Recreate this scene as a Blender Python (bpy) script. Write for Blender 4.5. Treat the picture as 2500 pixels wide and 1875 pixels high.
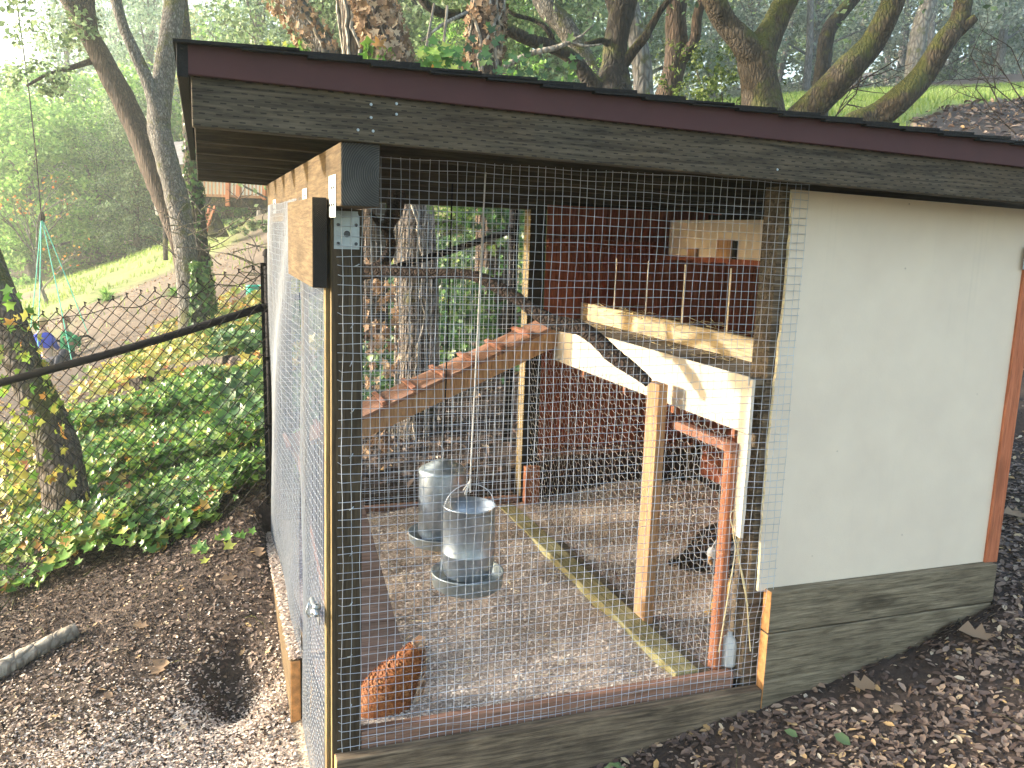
import bpy, math, random
import numpy as np
from mathutils import Vector, Matrix
random.seed(7); rng = np.random.default_rng(7)
S = bpy.context.scene
for o in list(bpy.data.objects): bpy.data.objects.remove(o)
COL = S.collection
R_ = math.radians
# ---------------------------------------------------------------- camera
CAMR = np.array([[0.942, -0.333, 0.034], [-0.026, -0.172, -0.985], [0.334, 0.927, -0.171]])
CAMR[0] /= np.linalg.norm(CAMR[0]); CAMR[1] -= CAMR[0]*(CAMR[0]@CAMR[1]); CAMR[1] /= np.linalg.norm(CAMR[1]); CAMR[2] = np.cross(CAMR[0], CAMR[1])
CAMC = np.array([-0.344, -2.291, 1.647]); FPX = 2116.06
cd = bpy.data.cameras.new('camera'); cam = bpy.data.objects.new('camera', cd); COL.objects.link(cam)
cd.sensor_width = 36; cd.lens = FPX/2500*36; cd.clip_end = 900; cd.clip_start = .02
Mw = Matrix.Identity(4)
for i in range(3):
    Mw[i][0] = CAMR[0][i]; Mw[i][1] = -CAMR[1][i]; Mw[i][2] = -CAMR[2][i]; Mw[i][3] = CAMC[i]
cam.matrix_world = Mw; S.camera = cam
def at(x, y, d):
    "surveyed point seen at photo pixel (x, y) whose forward distance is d metres"
    return CAMC + CAMR.T @ np.array([(x-1250)/FPX, (y-937.5)/FPX, 1.0])*d
# ---------------------------------------------------------------- sky, sun, exposure
SUN_DIR = Vector((-.90, .36, .215)).normalized()
elev = math.asin(SUN_DIR.z); az = math.atan2(SUN_DIR.x, SUN_DIR.y)
wd = bpy.data.worlds.new('World'); S.world = wd; wd.use_nodes = True
nt = wd.node_tree; nt.nodes.clear()
sky = nt.nodes.new('ShaderNodeTexSky'); sky.sky_type = 'NISHITA'; sky.sun_disc = False
sky.sun_elevation = elev; sky.sun_rotation = az; sky.air_density = 1.0; sky.dust_density = 4.0; sky.ozone_density = .6
bg = nt.nodes.new('ShaderNodeBackground'); bg.inputs[1].default_value = 0.15
wo = nt.nodes.new('ShaderNodeOutputWorld'); nt.links.new(sky.outputs[0], bg.inputs[0]); nt.links.new(bg.outputs[0], wo.inputs[0])
sl = bpy.data.lights.new('sun', 'SUN'); sun = bpy.data.objects.new('sun', sl); COL.objects.link(sun)
sl.energy = 2.2; sl.angle = R_(1.5); sl.color = (1, .95, .87)
sun.rotation_euler = SUN_DIR.to_track_quat('Z', 'Y').to_euler(); sun.location = (-6, 4, 8)
S.view_settings.view_transform = 'Standard'; S.view_settings.look = 'None'; S.view_settings.gamma = 1
S.view_settings.use_curve_mapping = False; S.view_settings.exposure = 2.66
S.render.engine = 'CYCLES'
try:
    S.cycles.max_bounces = 8; S.cycles.transparent_max_bounces = 24; S.cycles.diffuse_bounces = 4
    S.cycles.volume_bounces = 0; S.cycles.sample_clamp_indirect = 6
except Exception: pass
# ---------------------------------------------------------------- objects
def tag(o, label=None, cat=None, group=None, kind=None):
    if label: o['label'] = label
    if cat: o['category'] = cat
    if group: o['group'] = group
    if kind: o['kind'] = kind
    return o
def thing(name, label, cat, loc=(0, 0, 0), group=None):
    o = bpy.data.objects.new(name, None); COL.objects.link(o); o.location = loc; o.empty_display_size = .1
    return tag(o, label, cat, group)
def wloc(o):
    v = Vector((0, 0, 0))
    while o is not None: v += o.location; o = o.parent
    return v
class MB:
    def __init__(s): s.v = []; s.f = []; s.m = []
    def add(s, vs, fs, m=0):
        n = len(s.v); s.v += [tuple(map(float, p)) for p in vs]; s.f += [tuple(i+n for i in f) for f in fs]; s.m += [m]*len(fs); return s
    def box(s, x0, x1, y0, y1, z0, z1, m=0, mx0=None, my0=None):
        vs = [(x, y, z) for x in (x0, x1) for y in (y0, y1) for z in (z0, z1)]
        fs = [(0, 1, 3, 2), (4, 6, 7, 5), (0, 4, 5, 1), (2, 3, 7, 6), (0, 2, 6, 4), (1, 5, 7, 3)]
        s.add(vs, fs, m)
        if mx0 is not None: s.m[-6] = mx0
        if my0 is not None: s.m[-4] = my0
        return s
    def bar(s, a, b, w, h, up=(0, 0, 1), m=0, mend=None):
        "box beam from a to b, w across, h along up"
        a = Vector(a); b = Vector(b); d = (b-a).normalized(); u = Vector(up); r = d.cross(u).normalized(); u = r.cross(d).normalized()
        vs = []
        for p in (a, b):
            for q, t in ((-1, -1), (1, -1), (1, 1), (-1, 1)): vs.append(p + r*(q*w/2) + u*(t*h/2))
        fs = [(0, 1, 2, 3), (7, 6, 5, 4), (0, 4, 5, 1), (1, 5, 6, 2), (2, 6, 7, 3), (3, 7, 4, 0)]
        s.add(vs, fs, m)
        if mend is not None: s.m[-6] = s.m[-5] = mend
        return s
    def tube(s, P, r, n=8, m=0, cap=True, rough=0.0):
        P = [Vector(p) for p in P]; k = len(P)
        if not hasattr(r, '__len__'): r = [r]*k
        d0 = (P[1]-P[0]).normalized(); ref = Vector((0, 0, 1)) if abs(d0.z) < .9 else Vector((1, 0, 0))
        u = d0.cross(ref).normalized(); vs = []
        ph = random.random()*6
        for i, p in enumerate(P):
            d = (P[min(i+1, k-1)]-P[max(i-1, 0)]).normalized()
            u = (u-d*u.dot(d)).normalized(); w = d.cross(u)
            for j in range(n):
                a = 2*math.pi*j/n
                q = 1+(rough*(math.sin(3*a+ph+i*.37)*.5+math.sin(5*a-i*.23)*.35+random.uniform(-.5, .5)) if rough else 0)
                vs.append(p+(u*math.cos(a)+w*math.sin(a))*(r[i]*q))
        fs = [(i*n+j, i*n+(j+1) % n, (i+1)*n+(j+1) % n, (i+1)*n+j) for i in range(k-1) for j in range(n)]
        if cap: fs += [tuple(range(n-1, -1, -1)), tuple((k-1)*n+j for j in range(n))]
        return s.add(vs, fs, m)
    def lathe(s, c, prof, n=32, m=0):
        vs = []; k = len(prof)
        for (r, z) in prof:
            for j in range(n):
                a = 2*math.pi*j/n; vs.append((c[0]+r*math.cos(a), c[1]+r*math.sin(a), c[2]+z))
        fs = [(i*n+j, i*n+(j+1) % n, (i+1)*n+(j+1) % n, (i+1)*n+j) for i in range(k-1) for j in range(n)]
        return s.add(vs, fs, m)
    def build(s, name, mats, parent=None, smooth=False, bevel=0, origin=None):
        me = bpy.data.meshes.new(name)
        if parent is not None: org = wloc(parent)
        elif origin is not None: org = Vector(origin)
        else:
            a = np.array(s.v); org = Vector(((a[:, 0].min()+a[:, 0].max())/2, (a[:, 1].min()+a[:, 1].max())/2, a[:, 2].min()))
        a = np.array(s.v)-np.array(org)
        me.from_pydata(a.tolist(), [], s.f)
        if not isinstance(mats, (list, tuple)): mats = [mats]
        for mm in mats: me.materials.append(mm)
        if len(mats) > 1: me.polygons.foreach_set('material_index', s.m)
        if smooth: me.polygons.foreach_set('use_smooth', [True]*len(s.f))
        me.update()
        o = bpy.data.objects.new(name, me); COL.objects.link(o)
        if parent is not None: o.parent = parent
        else: o.location = org
        if bevel:
            b = o.modifiers.new('b', 'BEVEL'); b.width = bevel; b.segments = 2; b.limit_method = 'ANGLE'
        return o
def fastmesh(name, V, nper, mat, parent=None, origin=(0, 0, 0), smooth=False, faces=None):
    "V: (N, k, 3) leaf vertices; faces: list of index tuples inside one leaf (same length)"
    N, k, _ = V.shape; org = np.array(wloc(parent)) if parent is not None else np.array(origin)
    F = np.array(faces if faces is not None else [tuple(range(k))]); nf, fl = F.shape
    me = bpy.data.meshes.new(name)
    me.vertices.add(N*k); me.vertices.foreach_set('co', (V.reshape(-1, 3)-org).ravel().astype(np.float32))
    idx = (F[None]+(np.arange(N)*k)[:, None, None]).reshape(-1)
    me.loops.add(len(idx)); me.loops.foreach_set('vertex_index', idx.astype(np.int32))
    me.polygons.add(N*nf); me.polygons.foreach_set('loop_start', (np.arange(N*nf)*fl).astype(np.int32))
    me.polygons.foreach_set('loop_total', np.full(N*nf, fl, np.int32))
    if smooth: me.polygons.foreach_set('use_smooth', np.ones(N*nf, bool))
    me.materials.append(mat); me.update(calc_edges=True); me.validate()
    o = bpy.data.objects.new(name, me); COL.objects.link(o)
    if parent is not None: o.parent = parent
    else: o.location = tuple(org)
    return o
def curve(P, k=6):
    "catmull-rom through rows of any width"
    P = [np.array(p, float) for p in P]; out = []
    Q = [2*P[0]-P[1]]+P+[2*P[-1]-P[-2]]
    for i in range(1, len(Q)-2):
        for j in range(k):
            t = j/k; a, b, c, d = Q[i-1:i+3]
            out.append(.5*((2*b)+(-a+c)*t+(2*a-5*b+4*c-d)*t*t+(-a+3*b-3*c+d)*t**3))
    out.append(P[-1]); return out
# ---------------------------------------------------------------- materials
def mat(name):
    m = bpy.data.materials.new(name); m.use_nodes = True; n = m.node_tree; b = n.nodes['Principled BSDF']; return m, n, b
def N_(n, t, **kw):
    x = n.nodes.new(t)
    for k, v in kw.items(): setattr(x, k, v)
    return x
def ramp(n, src, stops):
    r = n.nodes.new('ShaderNodeValToRGB'); e = r.color_ramp.elements
    while len(e) > 1: e.remove(e[-1])
    e[0].position = stops[0][0]; e[0].color = (*stops[0][1], 1)
    for p, c in stops[1:]:
        q = e.new(p); q.color = (*c, 1)
    n.links.new(src, r.inputs[0]); return r
def coords(n, scale=(1, 1, 1), rnd=True):
    tc = N_(n, 'ShaderNodeTexCoord'); mp = N_(n, 'ShaderNodeMapping'); mp.inputs['Scale'].default_value = scale
    n.links.new(tc.outputs['Object'], mp.inputs[0])
    if rnd:
        oi = N_(n, 'ShaderNodeObjectInfo'); mu = N_(n, 'ShaderNodeMath', operation='MULTIPLY'); mu.inputs[1].default_value = 37.0
        n.links.new(oi.outputs['Random'], mu.inputs[0]); n.links.new(mu.outputs[0], mp.inputs['Location'])
    return mp.outputs[0], tc.outputs['Object']
def noise(n, vec, scale, detail=4, rough=.55, dist=0):
    x = N_(n, 'ShaderNodeTexNoise'); x.inputs['Scale'].default_value = scale; x.inputs['Detail'].default_value = detail
    x.inputs['Roughness'].default_value = rough; x.inputs['Distortion'].default_value = dist
    n.links.new(vec, x.inputs['Vector']); return x
def mixc(n, fac, a, b, mode='MIX'):
    x = N_(n, 'ShaderNodeMix', data_type='RGBA', blend_type=mode)
    for sock, v in ((x.inputs[0], fac), (x.inputs[6], a), (x.inputs[7], b)):
        if hasattr(v, 'is_linked') or hasattr(v, 'links'): n.links.new(v, sock)
        elif isinstance(v, (int, float)): sock.default_value = v
        else: sock.default_value = (*v, 1)
    return x.outputs[2]
def bump(n, b, h, s=.3, d=.01):
    x = N_(n, 'ShaderNodeBump'); x.inputs['Strength'].default_value = s; x.inputs['Distance'].default_value = d
    n.links.new(h, x.inputs['Height']); n.links.new(x.outputs[0], b.inputs['Normal'])
def wood(name, c0, c1, axis='X', stain=(.05, .04, .03), stain_amt=.35, rough=.75, incise=False, knots=True):
    m, n, b = mat(name)
    sc = {'X': (3.4, 46, 46), 'Y': (46, 3.4, 46), 'Z': (46, 46, 3.4)}[axis]
    v, raw = coords(n, sc)
    g = noise(n, v, 1.6, 6, .65, .6); r = ramp(n, g.outputs[0], [(.34, c0), (.5, tuple((a+d)/2 for a, d in zip(c0, c1))), (.64, c1)])
    v2, _ = coords(n, (1, 1, 1)); st = noise(n, v2, 5, 5, .6)
    sr = ramp(n, st.outputs[0], [(.42, (0, 0, 0)), (.75, (1, 1, 1))])
    mu = N_(n, 'ShaderNodeMath', operation='MULTIPLY'); mu.inputs[1].default_value = stain_amt; n.links.new(sr.outputs[0], mu.inputs[0])
    col = mixc(n, mu.outputs[0], r.outputs[0], stain)
    vf, _ = coords(n, {'X': (9, 170, 170), 'Y': (170, 9, 170), 'Z': (170, 170, 9)}[axis]); fg = noise(n, vf, 1, 5, .7)
    col = mixc(n, .55, col, ramp(n, fg.outputs[0], [(.36, (.35, .35, .35)), (.5, (1, 1, 1)), (.7, (1.25, 1.25, 1.25))]).outputs[0], 'MULTIPLY')
    hsum = N_(n, 'ShaderNodeMath', operation='ADD'); n.links.new(g.outputs[0], hsum.inputs[0]); n.links.new(fg.outputs[0], hsum.inputs[1]); hsrc = hsum.outputs[0]
    if knots:
        ks = {'X': (2.2, 8, 8), 'Y': (8, 2.2, 8), 'Z': (8, 8, 2.2)}[axis]
        v3, _ = coords(n, ks); vo = N_(n, 'ShaderNodeTexVoronoi'); vo.inputs['Scale'].default_value = 1.0; n.links.new(v3, vo.inputs['Vector'])
        kr = ramp(n, vo.outputs['Distance'], [(.06, (.75, .75, .75)), (.12, (.35, .35, .35)), (.16, (.5, .5, .5)), (.26, (0, 0, 0))])
        col = mixc(n, kr.outputs[0], col, tuple(x*.45 for x in c0))
    if incise:
        sx = N_(n, 'ShaderNodeSeparateXYZ'); n.links.new(raw, sx.inputs[0])
        def M(op, a, bb=None):
            q = N_(n, 'ShaderNodeMath', operation=op)
            for i, w in enumerate((a, bb)):
                if w is None: continue
                if isinstance(w, (int, float)): q.inputs[i].default_value = w
                else: n.links.new(w, q.inputs[i])
            return q.outputs[0]
        zz = M('MULTIPLY', M('ADD', sx.outputs['Z'], M('MULTIPLY', sx.outputs['X'], .0236)), 1/.0125)
        row = M('FLOOR', zz); fz = M('FRACT', zz)
        xx = M('ADD', M('MULTIPLY', sx.outputs['X'], 1/.036), M('MULTIPLY', row, .37)); fx = M('FRACT', xx)
        k = M('MULTIPLY', M('LESS_THAN', fz, .22), M('LESS_THAN', fx, .36))
        dr = M('MULTIPLY', k, .8); col = mixc(n, dr, col, (.012, .011, .01))
        hh = N_(n, 'ShaderNodeMath', operation='SUBTRACT'); n.links.new(g.outputs[0], hh.inputs[0]); n.links.new(k, hh.inputs[1]); hsrc = hh.outputs[0]
    n.links.new(col, b.inputs['Base Color']); b.inputs['Roughness'].default_value = max(.82, rough); b.inputs['Specular IOR Level'].default_value = .22; bump(n, b, hsrc, .5, .004)
    return m
def plain(name, c, rough=.6, metal=0, var=.12, sc=8, bs=.1):
    m, n, b = mat(name); v, _ = coords(n); g = noise(n, v, sc, 5, .6)
    r = ramp(n, g.outputs[0], [(.3, tuple(x*(1-var) for x in c)), (.7, tuple(min(1, x*(1+var)) for x in c))])
    n.links.new(r.outputs[0], b.inputs['Base Color']); b.inputs['Roughness'].default_value = rough; b.inputs['Metallic'].default_value = metal
    if bs: bump(n, b, g.outputs[0], bs, .003)
    return m
def leafmat(name, stops, trans=.35, rough=.55, zs=None):
    m, n, b = mat(name); ge = N_(n, 'ShaderNodeNewGeometry'); r = ramp(n, ge.outputs['Random Per Island'], stops)
    n.links.new(r.outputs[0], b.inputs['Base Color']); b.inputs['Roughness'].default_value = rough
    tr = N_(n, 'ShaderNodeBsdfTranslucent'); n.links.new(r.outputs[0], tr.inputs[0]); mx = N_(n, 'ShaderNodeMixShader'); mx.inputs[0].default_value = trans
    n.links.new(b.outputs[0], mx.inputs[1]); n.links.new(tr.outputs[0], mx.inputs[2]); n.links.new(mx.outputs[0], n.nodes['Material Output'].inputs[0])
    return m
def bark(name, c0, c1, c2, moss=0, sx=14, sz=3.0, mosscol=(.07, .075, .015)):
    m, n, b = mat(name); v, _ = coords(n, (sx, sx, sz)); g = noise(n, v, 1.2, 8, .7, .8)
    vo = N_(n, 'ShaderNodeTexVoronoi', feature='DISTANCE_TO_EDGE'); vo.inputs['Scale'].default_value = 1.3; n.links.new(v, vo.inputs['Vector'])
    vr = ramp(n, vo.outputs['Distance'], [(0, (0, 0, 0)), (.25, (1, 1, 1))])
    r = ramp(n, g.outputs[0], [(.28, c0), (.5, c1), (.72, c2)]); col = mixc(n, .6, r.outputs[0], vr.outputs[0], 'MULTIPLY')
    if moss:
        v2, _ = coords(n); g2 = noise(n, v2, 3.5, 6, .65); ge = N_(n, 'ShaderNodeNewGeometry'); sp = N_(n, 'ShaderNodeSeparateXYZ'); n.links.new(ge.outputs['Normal'], sp.inputs[0])
        ad = N_(n, 'ShaderNodeMath', operation='MULTIPLY_ADD'); n.links.new(sp.outputs['Z'], ad.inputs[0]); ad.inputs[1].default_value = .22; n.links.new(g2.outputs[0], ad.inputs[2])
        mr = ramp(n, ad.outputs[0], [(.62-moss*.2, (0, 0, 0)), (.74-moss*.2, (1, 1, 1))]); col = mixc(n, mr.outputs[0], col, mosscol)
    n.links.new(col, b.inputs['Base Color']); b.inputs['Roughness'].default_value = .9
    ml = N_(n, 'ShaderNodeMath', operation='MULTIPLY'); n.links.new(g.outputs[0], ml.inputs[0]); n.links.new(vr.outputs[0], ml.inputs[1]); bump(n, b, ml.outputs[0], .9, .03)
    return m
M = {}
M['pt_x'] = wood('weathered_wood_x', (.075, .062, .045), (.17, .135, .09), 'X', (.03, .026, .02), .55, incise=False)
M['rafter'] = wood('incised_wood', (.026, .022, .016), (.108, .089, .062), 'X', (.12, .085, .05), .45, incise=True, knots=False)
M['skirt'] = wood('grey_green_wood', (.105, .086, .056), (.29, .243, .165), 'X', (.08, .06, .04), .5)
M['skirt2'] = wood('dark_wet_wood', (.08, .06, .042), (.27, .205, .135), 'X', (.035, .028, .02), .6)
M['pt_y'] = wood('yellow_treated_wood_y', (.075, .050, .026), (.145, .105, .058), 'Y', (.055, .038, .022), .5)
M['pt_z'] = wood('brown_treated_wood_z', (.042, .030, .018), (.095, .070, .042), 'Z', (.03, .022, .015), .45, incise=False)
M['pt_zl'] = wood('sunlit_treated_wood_z', (.15, .112, .052), (.25, .195, .10), 'Z', (.12, .085, .045), .3)  # lit copy of the brown treated wood, sunlight put into its colour
M['dark_y'] = wood('dark_rafter_wood', (.03, .024, .016), (.075, .06, .038), 'X', (.02, .016, .01), .4)
M['fir_z'] = wood('orange_fir_z', (.36, .20, .10), (.52, .33, .18), 'Z', (.28, .15, .07), .25)
M['pale_y'] = wood('pale_pine_y', (.50, .38, .22), (.66, .54, .34), 'Y', (.38, .26, .14), .3)
M['red_z'] = wood('redwood_z', (.30, .11, .055), (.45, .20, .11), 'Z', (.2, .07, .04), .4)
M['red_x'] = wood('redwood_x', (.25, .125, .08), (.38, .22, .155), 'X', (.17, .10, .07), .5)
M['red_y'] = wood('redwood_y', (.28, .12, .075), (.42, .21, .14), 'Y', (.2, .09, .06), .4)
M['red_side'] = wood('dark_red_siding', (.25, .075, .042), (.40, .135, .078), 'Z', (.15, .045, .027), .5)
M['trim_or'] = wood('orange_stained_trim', (.42, .13, .06), (.55, .20, .10), 'Z', (.3, .09, .05), .3)
M['green_y'] = wood('green_treated_y', (.22, .20, .09), (.40, .36, .19), 'Y', (.2, .17, .1), .3)
M['cream'] = plain('cream_paint', (.71, .635, .525), .8, 0, .05, 6, .08)
def creammat():
    m, n, b = mat('cream_paint'); v, _ = coords(n); g = noise(n, v, 5, 5, .6); r = ramp(n, g.outputs[0], [(.3, (.70, .605, .485)), (.7, (.76, .665, .53))])
    vo = N_(n, 'ShaderNodeTexVoronoi'); vo.inputs['Scale'].default_value = 9; n.links.new(v, vo.inputs['Vector']); k = ramp(n, vo.outputs['Distance'], [(.018, (1, 1, 1)), (.04, (0, 0, 0))])
    g3 = noise(n, v, 2.0, 3); sx = N_(n, 'ShaderNodeMath', operation='MULTIPLY'); n.links.new(k.outputs[0], sx.inputs[0]); n.links.new(g3.outputs[0], sx.inputs[1])
    v4, _ = coords(n, (60, 60, 1.2)); g4 = noise(n, v4, 1, 3); dr = ramp(n, g4.outputs[0], [(.62, (0, 0, 0)), (.8, (.13, .13, .13))])
    c = mixc(n, sx.outputs[0], r.outputs[0], (.2, .16, .12)); c = mixc(n, dr.outputs[0], c, (.45, .41, .34))
    n.links.new(c, b.inputs['Base Color']); b.inputs['Roughness'].default_value = .8; b.inputs['Specular IOR Level'].default_value = .3
    gf = noise(n, v, 140, 3); bump(n, b, gf.outputs[0], .15, .002); return m
M['cream'] = creammat()
M['cream_edge'] = plain('cream_edge', (.74, .66, .44), .8, 0, .25, 60, .6)
M['maroon'] = plain('maroon_metal_trim', (.058, .017, .017), .75, 0, .08, 12, .05)
M['shingle'] = plain('black_asphalt_shingle', (.009, .009, .009), .95, 0, .5, 160, .8)
M['galv'] = plain('galvanised_steel', (.40, .455, .51), .36, .85, .18, 22, .05)
M['galvd'] = plain('dull_galvanised_plate', (.34, .385, .40), .45, .7, .2, 30, .1)
M['wire'] = plain('galvanised_wire', (.46, .50, .56), .4, .25, .4, 14, 0)
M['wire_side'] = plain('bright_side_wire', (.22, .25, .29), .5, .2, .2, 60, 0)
M['hex'] = plain('chicken_wire_steel', (.50, .48, .44), .5, .2, .2, 60, 0)
M['black'] = plain('black_vinyl', (.005, .005, .007), .75, 0, .2, 30, .05)
M['black'].node_tree.nodes['Principled BSDF'].inputs['Specular IOR Level'].default_value = .15
M['white'] = plain('white_plastic', (.72, .73, .70), .4, 0, .08, 20, .1)
M['bolt'] = plain('dark_steel_bolt', (.07, .075, .08), .5, .8, .3, 60, .2)
M['rope_w'] = plain('white_cotton_rope', (.72, .70, .66), .9, 0, .2, 200, .6)
M['straw'] = plain('straw_twine', (.62, .52, .30), .9, 0, .2, 120, .4)
M['ply'] = plain('soiled_plywood_floor', (.20, .155, .105), .9, 0, .5, 26, .8)
M['grain_end'] = None
def endgrain(name, c0, c1, cx, cz, axis='Y', sc=120):
    m, n, b = mat(name); tc = N_(n, 'ShaderNodeTexCoord'); mp = N_(n, 'ShaderNodeMapping'); mp.inputs['Location'].default_value = (-cx, 0, -cz) if axis == 'Y' else (0, -cx, -cz)
    n.links.new(tc.outputs['Object'], mp.inputs[0]); nz = noise(n, mp.outputs[0], 9, 3); 
    w = N_(n, 'ShaderNodeTexWave', wave_type='RINGS'); w.rings_direction = axis; w.inputs['Scale'].default_value = sc/3.2; w.inputs['Distortion'].default_value = 1.6; w.inputs['Detail'].default_value = 3; w.inputs['Detail Scale'].default_value = .6
    n.links.new(mp.outputs[0], w.inputs['Vector']); r = ramp(n, w.outputs['Fac'], [(.15, c0), (.8, c1)])
    r2 = ramp(n, nz.outputs[0], [(.35, (.5, .5, .5)), (.7, (1, 1, 1))]); n.links.new(mixc(n, 1.0, r.outputs[0], r2.outputs[0], 'MULTIPLY'), b.inputs['Base Color'])
    b.inputs['Roughness'].default_value = .85; bump(n, b, w.outputs['Fac'], .3, .003); return m
M['orange_end'] = plain('orange_cut_end', (.58, .28, .10), .85, 0, .35, 40, .6)
M['black_end'] = plain('dark_cut_end', (.022, .020, .016), .85, 0, .4, 40, .6)
def plasticmat():
    m, n, b = mat('milky_plastic_sheet'); b.inputs['Base Color'].default_value = (.11, .18, .34, 1); b.inputs['Roughness'].default_value = .22  # blue in the base colour stands in for reflected sky
    tr = N_(n, 'ShaderNodeBsdfTransparent'); tr.inputs[0].default_value = (.9, .94, 1, 1)
    tl = N_(n, 'ShaderNodeBsdfTranslucent'); tl.inputs[0].default_value = (.12, .19, .35, 1)
    m1 = N_(n, 'ShaderNodeMixShader'); m1.inputs[0].default_value = .35; n.links.new(b.outputs[0], m1.inputs[1]); n.links.new(tl.outputs[0], m1.inputs[2])
    m2 = N_(n, 'ShaderNodeMixShader'); m2.inputs[0].default_value = .64; n.links.new(m1.outputs[0], m2.inputs[1]); n.links.new(tr.outputs[0], m2.inputs[2])
    n.links.new(m2.outputs[0], n.nodes['Material Output'].inputs[0]); return m
M['plastic'] = plasticmat()
M['chips'] = leafmat('pale_wood_shavings', [(0, (.36, .28, .23)), (.35, (.54, .44, .37)), (.7, (.70, .60, .51)), (1, (.82, .75, .65))], .1, .9)
M['litter'] = leafmat('dry_leaf_litter', [(0, (.05, .034, .028)), (.35, (.12, .08, .064)), (.7, (.20, .145, .112)), (.9, (.32, .24, .185)), (.95, (.46, .30, .12)), (1, (.52, .46, .36))], .12, .7)
M['mulch'] = leafmat('dark_bark_mulch', [(0, (.022, .014, .011)), (.5, (.06, .038, .028)), (.82, (.13, .085, .06)), (.96, (.28, .21, .15)), (1, (.5, .4, .3))], .05, .85)
M['ivy'] = leafmat('green_ivy', [(0, (.03, .09, .015)), (.35, (.085, .21, .035)), (.65, (.17, .34, .055)), (.84, (.27, .42, .08)), (.97, (.42, .44, .09)), (.992, (.42, .20, .05)), (1, (.34, .09, .03))], .35, .32)
M['ivy_y'] = leafmat('yellowing_ivy', [(0, (.10, .17, .03)), (.3, (.22, .30, .05)), (.6, (.40, .40, .09)), (.85, (.52, .42, .10)), (.95, (.5, .24, .06)), (1, (.35, .12, .04))], .35, .45)
M['ivy_dry'] = leafmat('dead_ivy_leaves', [(0, (.10, .06, .035)), (.4, (.23, .145, .085)), (.8, (.38, .27, .17)), (1, (.50, .39, .27))], .25, .8)
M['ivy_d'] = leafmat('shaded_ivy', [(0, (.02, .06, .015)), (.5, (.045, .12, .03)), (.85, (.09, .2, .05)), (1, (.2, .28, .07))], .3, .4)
# ---------------------------------------------------------------- terrain
ctl = [(-.12, 1.95, .27), (-.22, .52, -.15), (-.5, .3, -.14), (-1.0, .75, -.2), (-.344, -2.3, .02), (.44, -.06, -.02), (.85, -.06, .015), (1.40, -.06, .085), (2.37, -.06, .34),
       (2.2, -1.2, .20), (.6, -1.2, -.02), (3.6, -.4, .62), (3.4, -2.5, .45), (-2.2, -1.5, -.42), (-1.3, 2.37, -.24), (.5, 2.5, .30), (1.2, 2.5, .36), (2.4, 2.5, .62), (2.9, 1.2, .60), (-2.6, 2.4, -.6)]
for x, y, d in [(430, 950, 8), (200, 1100, 6), (560, 1090, 6), (130, 892, 16), (480, 842, 12), (300, 770, 17), (40, 960, 12), (20, 760, 22), (300, 655, 34), (60, 650, 38), (560, 630, 19), (620, 545, 26), (520, 560, 27), (450, 700, 18),
                (1000, 940, 6.6), (1150, 900, 7.0), (1050, 740, 9.5), (950, 610, 14), (1250, 560, 12), (2450, 345, 10.5), (2100, 318, 11), (2480, 208, 24), (2200, 232, 26), (1800, 262, 26), (1500, 290, 20), (1300, 360, 16), (2480, 1060, 4.8), (2480, 176, 34), (1900, 240, 36),
                (0, 610, 70), (600, 470, 60), (1200, 300, 60), (1900, 205, 70), (2480, 130, 70)]:
    p = at(x, y, d); ctl.append((p[0], p[1], p[2]))
for a in range(-170, 181, 30):
    if -20 < a < 60: continue
    r = 70; ctl.append((r*math.sin(R_(a)), r*math.cos(R_(a)), 1.2 if a > 0 else -3.0))
ctl = np.array(ctl)
def tps_fit(P, lam=.02):
    n = len(P); xy = P[:, :2]
    d = np.linalg.norm(xy[:, None]-xy[None], axis=2); K = d.copy()  # biharmonic in 3D style kernel r: no overshoot
    A = np.zeros((n+3, n+3)); A[:n, :n] = -K-lam*np.eye(n)*0; A[:n, n] = 1; A[:n, n+1:] = xy; A[n, :n] = 1; A[n+1:, :n] = xy.T
    return np.linalg.solve(A, np.append(P[:, 2], [0, 0, 0]))
TW = tps_fit(ctl)
def smoothstep(a, b, x):
    t = np.clip((x-a)/(b-a), 0, 1); return t*t*(3-2*t)
def vnoise(x, y, s, seed=0):
    x = np.asarray(x)/s+seed*17.3; y = np.asarray(y)/s+seed*9.1
    xi = np.floor(x); yi = np.floor(y); fx = x-xi; fy = y-yi; fx = fx*fx*(3-2*fx); fy = fy*fy*(3-2*fy)
    def h(a, b): q = np.sin(a*127.1+b*311.7+seed*74.7)*43758.5453; return q-np.floor(q)
    return (h(xi, yi)*(1-fx)+h(xi+1, yi)*fx)*(1-fy)+(h(xi, yi+1)*(1-fx)+h(xi+1, yi+1)*fx)*fy
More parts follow.
